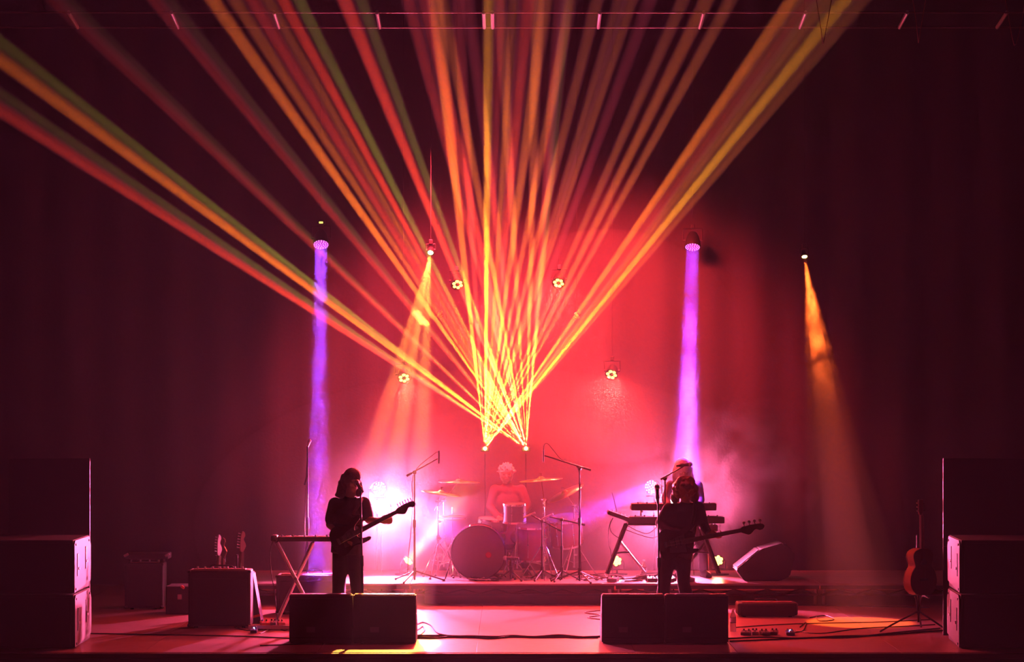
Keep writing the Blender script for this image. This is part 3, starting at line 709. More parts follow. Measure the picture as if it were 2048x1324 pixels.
    remesh(obj('trousers', b, mat('cloth_%s' % str(trouser), trouser, .85, bump=.5, scale=22), t), .012, 5)
    for k in ('al', 'ar'):
        b = B(); a = J[k]; g = base[2] if len(base) > 2 else 0
        dirn = Vector((fwd.x + (.25 if k == 'ar' else -.25), fwd.y, 0)).normalized()
        g0 = J.get('ground', 0)
        b.cap((a.x, a.y, g0 + .05) , Vector((a.x, a.y, g0 + .035)) + dirn * .16, .048, .036, 12)
        b.ball(Vector((a.x, a.y, g0 + .05)), (.047, .05, .05), 10)
        b.box(Vector((a.x, a.y, g0 + .0105)) + dirn * .07, (.085, .25, .02), rot=Matrix.Rotation(math.atan2(-dirn.x, dirn.y), 3, 'Z'), bevel=.008)
        remesh(obj('shoe', b, mat('shoe_%s' % str(shoes), shoes, .5), t), .008, 2)
    b = B(); hair(b, H, f, r, up, R)
    remesh(obj('hair', b, mat('hair_%s' % str(hairc), hairc, .45, bump=.8, scale=60, var=.3), t), .009, 2)
    return t
rnd = random.Random(3)
def strands(b, a, c, n, spread, r0=.012, r1=.005, sag=.0):
    for i in range(n):
        o = Vector((rnd.uniform(-1, 1), rnd.uniform(-.6, .6), rnd.uniform(-.5, .5))) * spread
        o2 = Vector((rnd.uniform(-1, 1), rnd.uniform(-.6, .6), rnd.uniform(-1, 1))) * spread * 1.1
        m = (a + c) / 2 + Vector((rnd.uniform(-1, 1) * spread * .6, 0, sag))
        b.cap(a + o, m + (o + o2) / 2, r0 * 1.2, r0, 6); b.cap(m + (o + o2) / 2, c + o2, r0, r1, 6)

# --- guitarist
d = 26.6
GJ = dict(head=P(705, 961, d - .05), neck=P(700, 997, d), sl=P(670, 1008, d), sr=P(727, 1007, d + .02), el=P(659, 1050, d + .06), er=P(737, 1040, d - .06),
          wl=P(688, 1072, d - .22), wr=P(759, 1041, d - .24), pelvis=P(694, 1084, d + .02), hl=P(682, 1096, d + .01), hr=P(707, 1096, d + .01),
          kl=P(677, 1176, d - .05), kr=P(714, 1176, d - .03), al=P(674, 1258, d + .02), ar=P(716, 1258, d + .03))
def hairG(b, H, f, r, up, R):
    b.ball(H + up * .028 - f * .014, (.098, .108, .102), 18, rot=R)
    b.ball(H - f * .045 - up * .02, (.098, .075, .12), 16, rot=R)
    X = lambda px, py, dd=0: P(px, py, 26.6 + dd)
    b.cap(X(697, 960, .05), X(689, 986, .06), .088, .080, 14); b.cap(X(710, 962, .05), X(716, 984, .06), .070, .052, 14)
    for (x0, y0, x1, y1, n, sp) in ((690, 952, 679, 990, 16, .036), (684, 965, 673, 992, 12, .03), (694, 960, 688, 1000, 14, .036), (716, 955, 723, 983, 7, .018), (700, 970, 703, 1000, 8, .03)):
        strands(b, X(x0, y0, .02), X(x1, y1, .03), n, sp)
person('person with long hair and dark T-shirt, head bowed, playing an electric guitar', (GJ['pelvis'].x, d, 0), GJ, (.45, -1, -.35), (.45, .27, .19), (.022, .016, .02), (.03, .022, .03), (.10, .045, .02), hairG,
       hands=[((.55, -.5, -.35), (.3, .6, -.5), .7, 1), ((.62, -.1, -.05), (0, .9, .55), 1.15, -1)], tor=(.165, .105), flare=.006)
u = Vector((.89, -.05, .456))
GC = P(696, 1074, d - .26)
gt, gf = guitar('electric guitar with curvy horns held by the long-haired guitarist', GC, u, (0, -1, .12), (.03, .015, .015), s=.94)
st = tag(obj('guitar_strap', B().tube([gf(.235, .14, 0), P(706, 1030, d - .17), P(722, 1003, d - .09), P(720, 998, d + .03), P(700, 1020, d + .14), P(672, 1060, d + .12), gf(-.19, 0, 0)], .016, 8), mat('strap_leather', (.05, .03, .03), .6), None, True), 'dark strap crossing the chest of the long-haired guitarist', 'strap')

# --- bassist
d = 26.8
BJ = dict(head=P(1370, 981, d - .04), neck=P(1369, 1010, d + .02), sl=P(1338, 1018, d), sr=P(1396, 1015, d), el=P(1320, 1046, d + .0), er=P(1408, 1052, d),
          wl=P(1341, 1078, d - .22), wr=P(1418, 1068, d - .25), pelvis=P(1353, 1090, d), hl=P(1336, 1106, d), hr=P(1366, 1106, d),
          kl=P(1328, 1170, d - .04), kr=P(1367, 1168, d - .03), al=P(1318, 1255, d + .02), ar=P(1390, 1255, d + .02))
def hairB(b, H, f, r, up, R):
    b.ball(H + up * .02 - f * .02, (.125, .12, .12), 18, rot=R)
    for i in range(90):
        v = Vector((rnd.gauss(0, 1), rnd.gauss(0, 1), rnd.gauss(0, 1))).normalized()
        if v.dot(f) > .72 and v.dot(up) < .2: continue
        if v.dot(up) < -.75: continue
        b.ball(H + up * .018 - f * .012 + v * .118, rnd.uniform(.018, .034), 7)
    for s in (-1, 1):
        b.ball(H + r * s * .105 - up * .075, (.05, .05, .07), 10)
person('person with short curly hair playing a bass guitar before the keyboards', (BJ['pelvis'].x, d, 0), BJ, (.12, -1, -.45), (.42, .22, .15), (.03, .012, .014), (.03, .016, .02), (.30, .09, .04), hairB,
       sleeve='long', hands=[((.5, -.5, -.35), (.3, .6, -.5), .7, 1), ((.6, -.2, -.1), (0, .9, .5), 1.15, -1)], tor=(.185, .11), flare=.03)
guitar('dark bass guitar with four big tuning pegs held by the curly-haired bassist', P(1352, 1086, d - .27), (.973, -.25, .205), (0, -1, .12), (.05, .03, .03), bass=True, name='bass_guitar', s=.98)
tag(obj('bass_strap', B().tube([P(1382, 1062, d - .22), P(1388, 1030, d - .14), P(1388, 1008, d - .02), P(1376, 1020, d + .13), P(1340, 1070, d + .12), P(1318, 1084, d - .22)], .017, 8), mat('strap_leather', 0), None, True), 'dark strap over the shoulder of the curly-haired bassist', 'strap')

# --- keyboard player
d = 31.5
KJ = dict(head=P(1366, 938, d - .10), neck=P(1367, 961, d), sl=P(1342, 972, d), sr=P(1395, 972, d), el=P(1332, 1000, d - .08), er=P(1401, 1000, d - .08),
          wl=P(1338, 1010, d - .33), wr=P(1396, 1012, d - .33), pelvis=P(1374, 1042, d + .14), hl=P(1361, 1050, d + .12), hr=P(1391, 1050, d + .12),
          kl=P(1362, 1100, d + .05), kr=P(1406, 1102, d + .06), al=P(1360, 1144, d + .12), ar=P(1408, 1144, d + .1), ground=.262)
def hairK(b, H, f, r, up, R):
    b.ball(H + up * .03 - f * .012, (.108, .112, .108), 18, rot=R)
    b.ball(H - f * .03 - up * .03, (.112, .085, .13), 16, rot=R)
    for s in (-1, 1):
        strands(b, H + r * s * .09 - f * .01, H + r * s * .105 - up * .20 - f * .02, 14, .026)
person('person with long fair hair leaning over two stacked keyboards, lit purple from above', (KJ['pelvis'].x, d, .262), KJ, (.1, -1, -.5), (.5, .32, .25), (.06, .03, .05), (.03, .02, .04), (.75, .6, .62), hairK,
       sleeve='long', hands=[((.2, -1, -.1), (0, -.2, -1), .5, 1), ((-.1, -1, -.1), (0, -.2, -1), .5, -1)], tor=(.155, .10))

# --- drummer
d = 32.15
DJ = dict(head=P(1013, 948, d - .02), neck=P(1014, 969, d), sl=P(990, 980, d), sr=P(1042, 980, d), el=P(980, 1014, d - .03), er=P(1056, 1013, d - .06),
          wl=P(997, 1034, d - .30), wr=P(1046, 1030, d - .34), pelvis=P(1015, 1068, d + .06), hl=P(1002, 1072, d + .02), hr=P(1030, 1072, d + .02),
          kl=P(984, 1082, d - .42), kr=P(1050, 1082, d - .42), al=P(980, 1138, d - .38), ar=P(1052, 1138, d - .40), ground=.262)
def hairD(b, H, f, r, up, R):
    b.ball(H + up * .026 - f * .016, (.096, .104, .098), 18, rot=R)
    b.ball(H - f * .05 - up * .015, (.090, .07, .11), 14, rot=R)
    for i in range(80):
        v = Vector((rnd.gauss(0, 1), rnd.gauss(0, .8), abs(rnd.gauss(.3, 1)))).normalized()
        b.cap(H + up * .02 - f * .015 + v * .085, H + up * .025 - f * .02 + v * rnd.uniform(.10, .125), .016, .009, 6)
person('seated drummer with pale tousled hair and a long-sleeved shirt behind the drum kit', (DJ['pelvis'].x, d, .262), DJ, (.02, -1, -.12), (.5, .3, .22), (.16, .07, .08), (.04, .03, .04), (.75, .55, .5), hairD,
       sleeve='long', hands=[((.3, -.8, -.3), (.4, -.1, -.8), 1.1, 1), ((-.3, -.8, -.3), (-.4, -.1, -.8), 1.1, -1)], tor=(.165, .11), sc=1.0)
for a, c, lab in ((DJ['wl'] + Vector((.03, -.06, -.03)), P(1012, 1036, d - .72), 'drumstick in the hand nearer the kick drum'), (DJ['wr'] + Vector((-.03, -.06, -.02)), P(1034, 1014, d - .80), 'drumstick over the rack tom')):
    q = (a - c).normalized()
    tag(obj('drumstick', B().cap(a + q * .08, c + q * .05, .007, .0045, 8).ball(c + q * .04, .0075, 8), mat('hickory', (.7, .5, .3), .4), None, True), lab, 'drumstick')
t = thing('drum_stool', 'round stool the drummer sits on', 'stool', (DJ['pelvis'].x, d + .08, RZ))
z = DJ['pelvis'].z - .13
obj('seat', B().lathe([(0, -.04), (.16, -.04), (.18, -.02), (.17, .03), (0, .035)], (t.location.x, d + .08, z - .02), (0, 0, 1)), BLACK, t)
obj('post', B().cyl((t.location.x, d + .08, RZ + .1), (t.location.x, d + .08, z - .05), .018), CHROME, t)
for k in range(3):
    a = k * 2.09 + .5; obj('leg', B().cyl((t.location.x, d + .08, RZ + .28), (t.location.x + .24 * math.cos(a), d + .08 + .24 * math.sin(a), RZ + .012), .010), CHROME, t)

# ---------------------------------------------------------------- drum kit
def lugs(t, org, ax, r, dp, n, off=0.0):
    q = Vector(ax).normalized().to_track_quat('Z', 'Y')
    for k in range(n):
        a = 2 * math.pi * k / n + off; o = Vector(org) + q @ Vector((r * math.cos(a), r * math.sin(a), 0)); z = q @ Vector((0, 0, 1))
        obj('lug', B().cyl(o - z * dp * .45, o + z * dp * .45, .005, seg=6).ball(o, .013, 8), CHROME, t)
def drum(lab, c, ax, r, dp, shell, top, bottom=None, name='tom', n=6):
    c = Vector(c); ax = Vector(ax).normalized(); t = thing(name, lab, 'drum', c, 'shells of the drum kit')
    obj('shell', B().lathe([(r * .98, -dp / 2), (r, -dp / 2), (r, dp / 2), (r * .98, dp / 2), (r * .98, -dp / 2)], c, ax, 32), shell, t, True)
    for s, m in ((1, top), (-1, bottom or top)):
        obj('drum_head', B().lathe([(0, s * (dp / 2 + .004)), (r * .97, s * (dp / 2 + .004)), (r * .99, s * dp / 2), (r * .97, s * (dp / 2 - .004)), (0, s * (dp / 2 - .004))], c, ax, 32), m, t, True)
        obj('hoop', B().lathe([(r * .985, s * (dp / 2 - .008)), (r * 1.035, s * (dp / 2 - .008)), (r * 1.035, s * (dp / 2 + .016)), (r * .985, s * (dp / 2 + .016)), (r * .985, s * (dp / 2 - .008))], c, ax, 32), CHROME if name != 'kick_drum' else BLACK, t, True)
    lugs(t, c, ax, r * 1.02, dp * .9, n, .3)
    return t
kd = 31.1; kc = P(957, 1091, kd + .22); kc.z = RZ + .33
t = drum('big kick drum with a plain dark front head at the riser middle', kc, (0, -1, 0), .325, .42, DRUM, HEAD, name='kick_drum', n=8)
for s in (-1, 1): obj('spur', B().tube([(kc.x + s * .31, kd + .15, kc.z - .02), (kc.x + s * .40, kd + .0, RZ + .012)], .009), CHROME, t)
obj('red_reflection', B().lathe([(.0, .004), (.03, .004), (.036, .0), (.0, 0)], P(977, 1110, kd - .005), (0, -1, 0), 20), mat('reflection_red', (.25, .02, .03), .5), t)  # small red disc painted in for a reflection on the head
drum('dark-fronted rack tom standing up before the drummer', P(1029, 1026, 31.35), (0, -.09, 1), .142, .21, HEAD, HEAD)
drum('floor tom low beside the kick drum glowing violet', P(1063, 1085, 31.75), (0, -.12, 1), .20, .40, mat('floor_tom_lacquer', (.25, .05, .10), .25), HEAD, name='floor_tom', n=6)
drum('snare drum between the drummer and the kick drum', P(984, 1050, 31.85), (.05, -.1, 1), .178, .14, STEEL, mat('white_head', (.6, .58, .56), .5), name='snare_drum', n=8)
drum('second floor tom behind the tangle of stands by the tall boom stand', P(1132, 1062, 31.9), (-.1, -.25, .95), .20, .32, DRUM, HEAD, name='floor_tom')
def tripod(x, y, z0, h, r=.012, lr=.30, rot=0., t=None, m=CHROME, z1=.42):
    obj('pole', B().cyl((x, y, z0 + .1), (x, y, z0 + h * .55), r, seg=10).cyl((x, y, z0 + h * .5), (x, y, z0 + h), r * .7, seg=10).cyl((x, y, z0 + h * .5), (x, y, z0 + h * .56), r * 1.6, seg=10), m, t, True)
    for k in range(3):
        a = rot + k * 2.094; e = Vector((x + lr * math.cos(a), y + lr * math.sin(a), z0 + .012))
        l = obj('leg', B().cyl((x + .02 * math.cos(a), y + .02 * math.sin(a), z0 + z1), e, r * .62, seg=8), m, t, True)
        obj('rubber_foot', B().ball(e, .016, 8), RUBBER, l, True)
        obj('strut', B().cyl((x, y, z0 + .16), Vector((x, y, z0 + z1)).lerp(e, .55), r * .45, seg=6), m, l)
    return t
def cymbal(lab, c, r, n, post=True, base=None, boom=None, ystand=None, group='cymbals of the drum kit'):
    c = Vector(c); n = Vector(n).normalized()
    t = thing('cymbal', lab, 'cymbal', c, group)
    obj('plate', B().lathe([(0, .035), (r * .08, .033), (r * .17, .012), (r * .2, .006), (r, -.012), (r, -.015), (r * .2, .002), (0, .02)], c, n, 36), BRONZE, t, 2)
    obj('wing_nut', B().cyl(c + n * .03, c + n * .07, .008).box(c + n * .065, (.03, .008, .012)), CHROME, t)
    return t
def cstand(lab, x, y, h, tip, rot=.4):
    t = thing('cymbal_stand', lab, 'stand', (x, y, RZ), 'chrome stands of the drum kit')
    tripod(x, y, RZ, h, .013, .28, rot, t)
    top = Vector((x, y, RZ + h))
    obj('tilter', B().ball(top, .022, 10).cyl(top + Vector((-.03, 0, 0)), top + Vector((.03, 0, 0)), .012), CHROME, t, True)
    obj('boom_arm', B().cyl(top + (top - Vector(tip)).normalized() * .12, tip, .008, seg=8), CHROME, t, True)
    for k, zz in enumerate((.3, .52, .74)): obj('clamp', B().box((x + .012, y - .012, RZ + h * zz), (.04, .03, .035), bevel=.006).cyl((x, y - .02, RZ + h * zz), (x + .045, y - .03, RZ + h * zz), .006, seg=6), CHROME, t)
    return t
def hz_(py, d): return P(0, py, d).z
tp = P(918, 962, 31.9); cymbal('flat cymbal highest beside the drummer, near the kick-drum side', tp, .26, (.02, -.03, 1))
cstand('chrome cymbal stand under the flat highest cymbal', P(888, 0, 31.9).x, 31.9, hz_(1000, 31.9) - RZ, tp, .9)
tp = P(882, 985, 31.4); cymbal('crash cymbal tilted down towards the boom microphone over the yellow par', tp, .24, (.16, -.05, 1))
cstand('chrome stand holding the tilted crash cymbal, nearest the yellow par', P(876, 0, 31.4).x, 31.4, hz_(1003, 31.4) - RZ, tp, .2)
tp = P(1082, 958, 31.7); cymbal('flat ride cymbal behind the drummer\'s raised shoulder', tp, .27, (-.08, -.03, 1))
cstand('chrome stand with a long slanting arm right of the rack tom', P(1088, 0, 31.4).x, 31.4, hz_(1000, 31.4) - RZ, tp + Vector((0, 0, 0)), 1.2)
tp = P(1130, 985, 31.8); cymbal('steeply tilted crash cymbal beside the tall boom stand', tp, .25, (-.5, -.16, 1))
cstand('chrome stand holding the steeply tilted crash cymbal', P(1148, 0, 31.8).x, 31.8, hz_(1010, 31.8) - RZ, tp, .1)
t = thing('hi_hat', 'pair of hi-hat cymbals on a chrome stand beside the kick drum', 'cymbal', (P(905, 0, 31.6).x, 31.6, RZ))
x = t.location.x; z = hz_(1035, 31.6)
for s in (-1, 1): obj('plate', B().lathe([(0, .03 * s), (.03, .022 * s), (.17, .004 * s), (.17, .002 * s), (0, .012 * s)], (x, 31.6, z + .014 * s), (0, -.03, 1), 32), BRONZE, t, 2)
tripod(x, 31.6, RZ, z - RZ + .12, .012, .24, .6, t)
obj('pedal', B().box((x, 31.75, RZ + .04), (.09, .26, .012), rot=Matrix.Rotation(.18, 3, 'X'), bevel=.004), CHROME, t)
t = thing('kick_pedal', 'chrome kick pedal behind the kick drum', 'pedal', (kc.x, kd + .55, RZ))
obj('footboard', B().box((kc.x, kd + .62, RZ + .045), (.08, .28, .012), rot=Matrix.Rotation(.16, 3, 'X'), bevel=.004), CHROME, t)
obj('beater', B().cyl((kc.x, kd + .5, RZ + .08), (kc.x, kd + .475, RZ + .30), .006).ball((kc.x, kd + .475, RZ + .31), .025, 10), CHROME, t)
obj('post', B().box((kc.x - .05, kd + .5, RZ + .09), (.015, .03, .16), bevel=.003).box((kc.x + .05, kd + .5, RZ + .09), (.015, .03, .16), bevel=.003).cyl((kc.x - .05, kd + .5, RZ + .16), (kc.x + .05, kd + .5, RZ + .16), .006), CHROME, t)
obj('base_plate', B().box((kc.x, kd + .56, RZ + .008), (.12, .34, .010), bevel=.003), STEEL, t)
t = thing('tom_holder', 'chrome holder carrying the rack tom above the kick drum side', 'holder', (P(1034, 0, 31.6).x, 31.6, RZ))
x = t.location.x; tripod(x, 31.62, RZ, hz_(1035, 31.6) - RZ, .014, .25, .3, t)
obj('clamp', B().box((x, 31.55, hz_(1037, 31.6)), (.05, .12, .05), bevel=.008), CHROME, t)

# ---------------------------------------------------------------- microphone stands
def mic_stand(lab, base, z0, ztop, boom=None, mic=None, mdir=(0, 0, -1), round_base=False, lr=.3, rot=.5, mm=BLACK, group=None, pencil=False, cable=None, tilt=None):
    x, y = base; t = thing('microphone_stand', lab, 'stand', (x, y, z0), group)
    top = Vector((x, y, ztop))
    if tilt: top = Vector(tilt)
    lo = Vector((x, y, z0 + .02)); md = lo.lerp(top, .52)
    obj('pole', B().cyl(lo, md, .013, seg=10).cyl(md, top, .009, seg=10).cyl(lo.lerp(top, .49), lo.lerp(top, .56), .019, seg=10), mm, t, True)
    if round_base: obj('base', B().lathe([(0, 0), (.15, 0), (.15, .018), (.03, .04), (0, .04)], (x, y, z0), (0, 0, 1), 24), mm, t)
    else:
        for k in range(3):
            a = rot + 2.094 * k; e = Vector((x + lr * math.cos(a), y + lr * math.sin(a), z0 + .014))
            l = obj('leg', B().cyl((x, y, z0 + .13), e, .009, seg=8), mm, t, True); obj('rubber_foot', B().ball(e, .016, 8), RUBBER, l, True)
        obj('hub', B().cyl((x, y, z0 + .09), (x, y, z0 + .17), .022, seg=10), mm, t, True)
    if boom:
        a, b_ = Vector(boom[0]), Vector(boom[1])
        obj('boom', B().cyl(a, b_, .009, seg=8).cyl(a, a.lerp(b_, .16), .013, seg=10), mm, t, True)
        obj('boom_clamp', B().ball(top, .026, 10).cyl(top, top + Vector((0, -.05, 0)), .010), mm, t, True)
    if mic is not None:
        m = Vector(mic); q = Vector(mdir).normalized()
        if pencil: g = obj('microphone', B().cyl(m - q * .075, m + q * .06, .011, seg=10).cyl(m + q * .06, m + q * .078, .009, seg=10), STEEL, t, True)
        else:
            g = obj('microphone', B().cyl(m - q * .15, m, .012, .02, seg=12), BLACK, t, True)
            obj('grille_ball', B().ball(m + q * .022, .028, 12), mat('mic_grille', (.35, .33, .33), .4, .8), g, True)
            obj('clip', B().cyl(m - q * .1, m - q * .06, .022, seg=10), BLACK, t)
    if cable: obj('cable', B().tube(cable, .0045), RUBBER, t)
    return t
d = 30.8
bx = P(829, 0, d).x
mic_stand('tall boom stand with a small overhead microphone, over the kick-drum side of the kit', (bx, d), RZ, P(0, 945, d).z, (P(813, 952, d), P(875, 917, d)), P(878, 914, d), (0, 0, -1), rot=.2, pencil=True, lr=.36, group='overhead boom stands of the drum kit',
          cable=[P(878, 905, d), P(868, 908, d), P(828, 946, d + .02), P(825, 1000, d - .02), P(822, 1060, d - .02), P(817, 1110, d), P(815, 1150, d - .05)])
d = 30.75
bx = P(1159, 0, d).x
mic_stand('tall boom stand with a cable loop at its overhead microphone, next to the keyboards', (bx, d), RZ, P(0, 937, d).z, (P(1182, 940, d), P(1089, 911, d)), P(1087, 912, d), (0, 0, -1), rot=.9, pencil=True, lr=.34, group='overhead boom stands of the drum kit',
          cable=[P(1087, 900, d), P(1089, 889, d), P(1096, 888, d), P(1108, 902, d), P(1122, 918, d), P(1140, 926, d + .02), P(1157, 940, d + .02), P(1161, 1000, d - .02), P(1160, 1080, d - .02), P(1163, 1156, d - .1)])
for (x0, y0, x1, y1, d, lab) in ((1170, 1050, 1098, 1033, 30.9, 'low short boom stand reaching toward the floor tom'), (1126, 1064, 1062, 1030, 31.0, 'low short boom stand crossing before the floor tom')):
    bx = P((x0 * .35 + x1 * .65), 0, d).x; zt = P(0, y0 * .35 + y1 * .65, d).z
    mic_stand(lab, (bx, d), RZ, zt, (P(x0, y0, d), P(x1, y1, d)), P(x1 - 3, y1, d), (-.9, .2, -.4), rot=.1, lr=.22, pencil=True, group='low boom stands of the drum kit')
mic_stand('short microphone stand before the kick drum\'s side', (P(1022, 0, 30.95).x, 30.95), RZ, P(0, 1118, 30.95).z, None, P(1014, 1116, 31.0), (-.9, .3, 0), rot=1.3, lr=.18)
d = 29.95
mic_stand('straight microphone stand on a round base behind the guitarist\'s keyboard', (P(615, 0, d).x, d), 0.0, P(0, 893, d).z, None, None, round_base=True)
t = thing('clip_microphone', 'small microphone clipped at the very top of the straight stand behind the keyboard', 'microphone', P(619, 900, d))
c = Vector((P(615, 0, d).x, d, P(0, 893, d).z))
obj('body', B().cyl(c, c + Vector((.02, -.01, .05)), .012, .016, 10), STEEL, t, True); obj('grille_ball', B().ball(c + Vector((.025, -.012, .065)), .022, 10), mat('mic_grille', 0), t, True)
obj('clip', B().cyl(c + Vector((0, 0, -.34)), c + Vector((-.03, -.03, -.45)), .015), BLACK, t); obj('cable', B().tube([c + Vector((0, 0, -.02)), c + Vector((-.02, -.02, -.5)), c + Vector((-.03, -.02, -1.0)), c + Vector((.0, -.02, -1.5))], .005), RUBBER, t)
# vocal stands at the front
d = 26.15
mic_stand('vocal microphone stand directly before the guitarist', (P(727, 0, d).x, d), 0, P(0, 975, d).z, None, P(715, 967, d + .03), (-.3, .55, .4), lr=.3, rot=.52, tilt=P(721, 980, d))
mic_stand('vocal microphone stand with a round head left of the curly-haired bassist', (P(1319, 0, 26.45).x, 26.45), 0, P(0, 990, 26.45).z, None, P(1314, 978, 26.45), (-.05, -.1, 1), lr=.28, rot=.5, tilt=P(1316, 992, 26.45))
d = 30.75
mic_stand('boom stand whose microphone crosses before the keyboard player\'s face', (P(1330, 0, d).x, d), RZ, P(0, 957, d).z, (P(1321, 959, d), P(1366, 933, d)), P(1377, 929, d + .02), (1, .15, .12), lr=.28, rot=.3,
          cable=[P(1323, 958, d), P(1324, 985, d - .03), P(1328, 1020, d - .03), P(1326, 1080, d - .03), P(1322, 1150, d - .05)])

# ---------------------------------------------------------------- keyboards
def keyboard(lab, px0, px1, py0, py1, d, dp=.30, name='keyboard', n=36, knobs=6, tilt=0.0, flat=False):
    x0, x1 = P(px0, 0, d).x, P(px1, 0, d).x; z0, z1 = P(0, py1, d).z, P(0, py0, d).z; h = z1 - z0; xc = (x0 + x1) / 2
    t = thing(name, lab, 'keyboard', (xc, d + dp / 2, z0))
    obj('case', B().prism([(0, 0), (dp, 0), (dp, h * .55), (dp * .45, h * .55), (dp * .42, h), (0, h * .92)], lambda u, v, q: Vector((q, d + u, z0 + v)), x0, x1, bevel=.004), CASE, t)
    wk = (x1 - x0 - .08) / n
    for i in range(n):
        obj('white_key', B().box((x0 + .04 + wk * (i + .5), d + dp * .74, z0 + h * .62), (wk - .002, dp * .48, .014)), mat('key_white', (.75, .75, .72), .3), t)
    for i in range(n):
        if i % 7 in (0, 1, 3, 4, 5): obj('black_key', B().box((x0 + .04 + wk * (i + 1), d + dp * .62, z0 + h * .62 + .012), (wk * .55, dp * .28, .014)), BLACK, t)
    for i in range(knobs):
        x = x0 + .08 + (x1 - x0 - .16) * i / max(1, knobs - 1); obj('knob', B().cyl((x, d + dp * .2, z1 - .004), (x, d + dp * .2, z1 + .016), .011, .009, 8), RUBBER, t)
    return t
keyboard('upper of the two keyboards before the fair-haired player', 1263, 1433, 1007, 1021, 30.95, dp=.34, knobs=9)
keyboard('lower of the two keyboards before the fair-haired player', 1258, 1449, 1033, 1047, 30.85, dp=.34, knobs=10)
t = thing('keyboard_stand', 'two-tier keyboard stand with slanted legs on the riser', 'stand', (P(1350, 0, 31).x, 31.0, RZ))
def bar(name, pts, r, m, par): return obj(name, B().tube(pts, r, 8, 4) if len(pts) > 2 else B().cyl(pts[0], pts[1], r, seg=8), m, par, True)
for px, sg in ((1252, 1), (1400, -1)):
    dd = 30.9
    bar('leg', [P(px, 1048, dd), P(px - 38 * sg, 1148, dd - .1)], .028, BLACK, t)
    bar('leg', [P(px - 13 * sg, 1082, dd + .12), P(px + 38 * sg, 1146, dd + .2)], .018, ALU if sg > 0 else BLACK, t)
    bar('crosspiece', [P(px - 22 * sg, 1106, dd), P(px + 6 * sg, 1104, dd + .12)], .012, BLACK, t)
    bar('tier_arm', [P(px + 30 * sg, 1034, dd + .3), P(px + 30 * sg, 1006 + 16, dd + .3), P(px + 32 * sg, 1023, dd + .02)], .014, BLACK, t)
    bar('tier_arm', [P(px, 1048, dd + .02), P(px, 1048, dd + .4)], .014, BLACK, t)
for yy in (30.95, 31.2): bar('rail', [P(1256, 1049, yy), P(1400, 1049, yy)], .013, BLACK, t)
c = P(1236, 1033, 30.85)
t = thing('laptop_computer', 'tilted slab-shaped controller with a thin aerial at the end of the lower keyboard', 'controller', c)
R_ = Matrix.Rotation(math.radians(20), 3, 'Y')
obj('body', B().box(c + Vector((.02, .12, .0)), (.30, .26, .05), rot=R_, bevel=.008), CASE, t)
for i in range(5): obj('slider', B().box(c + R_ @ Vector((-.09 + i * .05, 0, .035)) + Vector((.02, .06, 0)), (.012, .02, .02), rot=R_, bevel=.003), ALU, t)
obj('aerial', B().cyl(P(1234, 1023, 30.85), P(1224, 985, 30.85), .004, seg=6), RUBBER, t)
t.name = 'synth_controller'
t = thing('effects_box', 'small violet-lit box at the low end of the keyboards above the bass neck', 'box', P(1424, 1060, 30.8))
c = P(1424, 1056, 30.8)
obj('case', B().box(c + Vector((0, .1, -.005)), (.14, .2, .075), bevel=.008), mat('violet_case', (.12, .09, .14), .35), t)
for i in range(3): obj('knob', B().cyl(c + Vector((-.04 + .04 * i, .06, .032)), c + Vector((-.04 + .04 * i, .06, .048)), .010, seg=8), RUBBER, t)
obj('bracket', B().cyl(c + Vector((-.07, .1, 0)), P(1400, 1050, 30.9), .010), BLACK, t)

# guitarist's own keyboard
d = 27.75
keyboard('slim keyboard on crossed legs beside the long-haired guitarist', 548, 668, 1073, 1083, d, dp=.30, n=29, knobs=5)
c = P(549, 1077, d)
t = thing('end_knob_box', 'small round-cornered box at the free end of the slim keyboard', 'box', c)
obj('case', B().box(c + Vector((-.005, .06, .0)), (.075, .16, .075), bevel=.022), BLACK, t); obj('knob', B().cyl(c + Vector((0, -.03, .01)), c + Vector((0, -.05, .01)), .015), RUBBER, t)
t = thing('cross_stand', 'silver crossed-leg stand under the slim keyboard', 'stand', (P(596, 0, d).x, d, 0))
bar('leg', [P(554, 1085, d + .03), P(636, 1246, d + .0)], .022, ALU, t); bar('leg', [P(626, 1085, d + .2), P(552, 1246, d + .16)], .022, ALU, t)
bar('pivot', [P(591, 1158, d - .03), P(591, 1158, d + .25)], .02, STEEL, t)
bar('tier_arm', [P(554, 1084, d + .03), P(554, 1084, d + .28)], .014, BLACK, t); bar('tier_arm', [P(626, 1084, d), P(626, 1084, d + .28)], .014, BLACK, t)
for px, dd in ((636, d), (552, d + .16)):
    q = P(px, 1246, dd); bar('foot', [(q.x, q.y - .16, .018), (q.x, q.y + .16, .018)], .017, RUBBER, t)
tag(obj('drooping_cable', B().tube([P(547, 1081, d), P(541, 1100, d - .02), P(542, 1140, d - .02), P(550, 1190, d), P(556, 1240, d - .05), Vector((P(575, 0, d).x, d - .3, .012))], .005), RUBBER), 'thin cable hanging from the free end of the slim keyboard', 'cable')

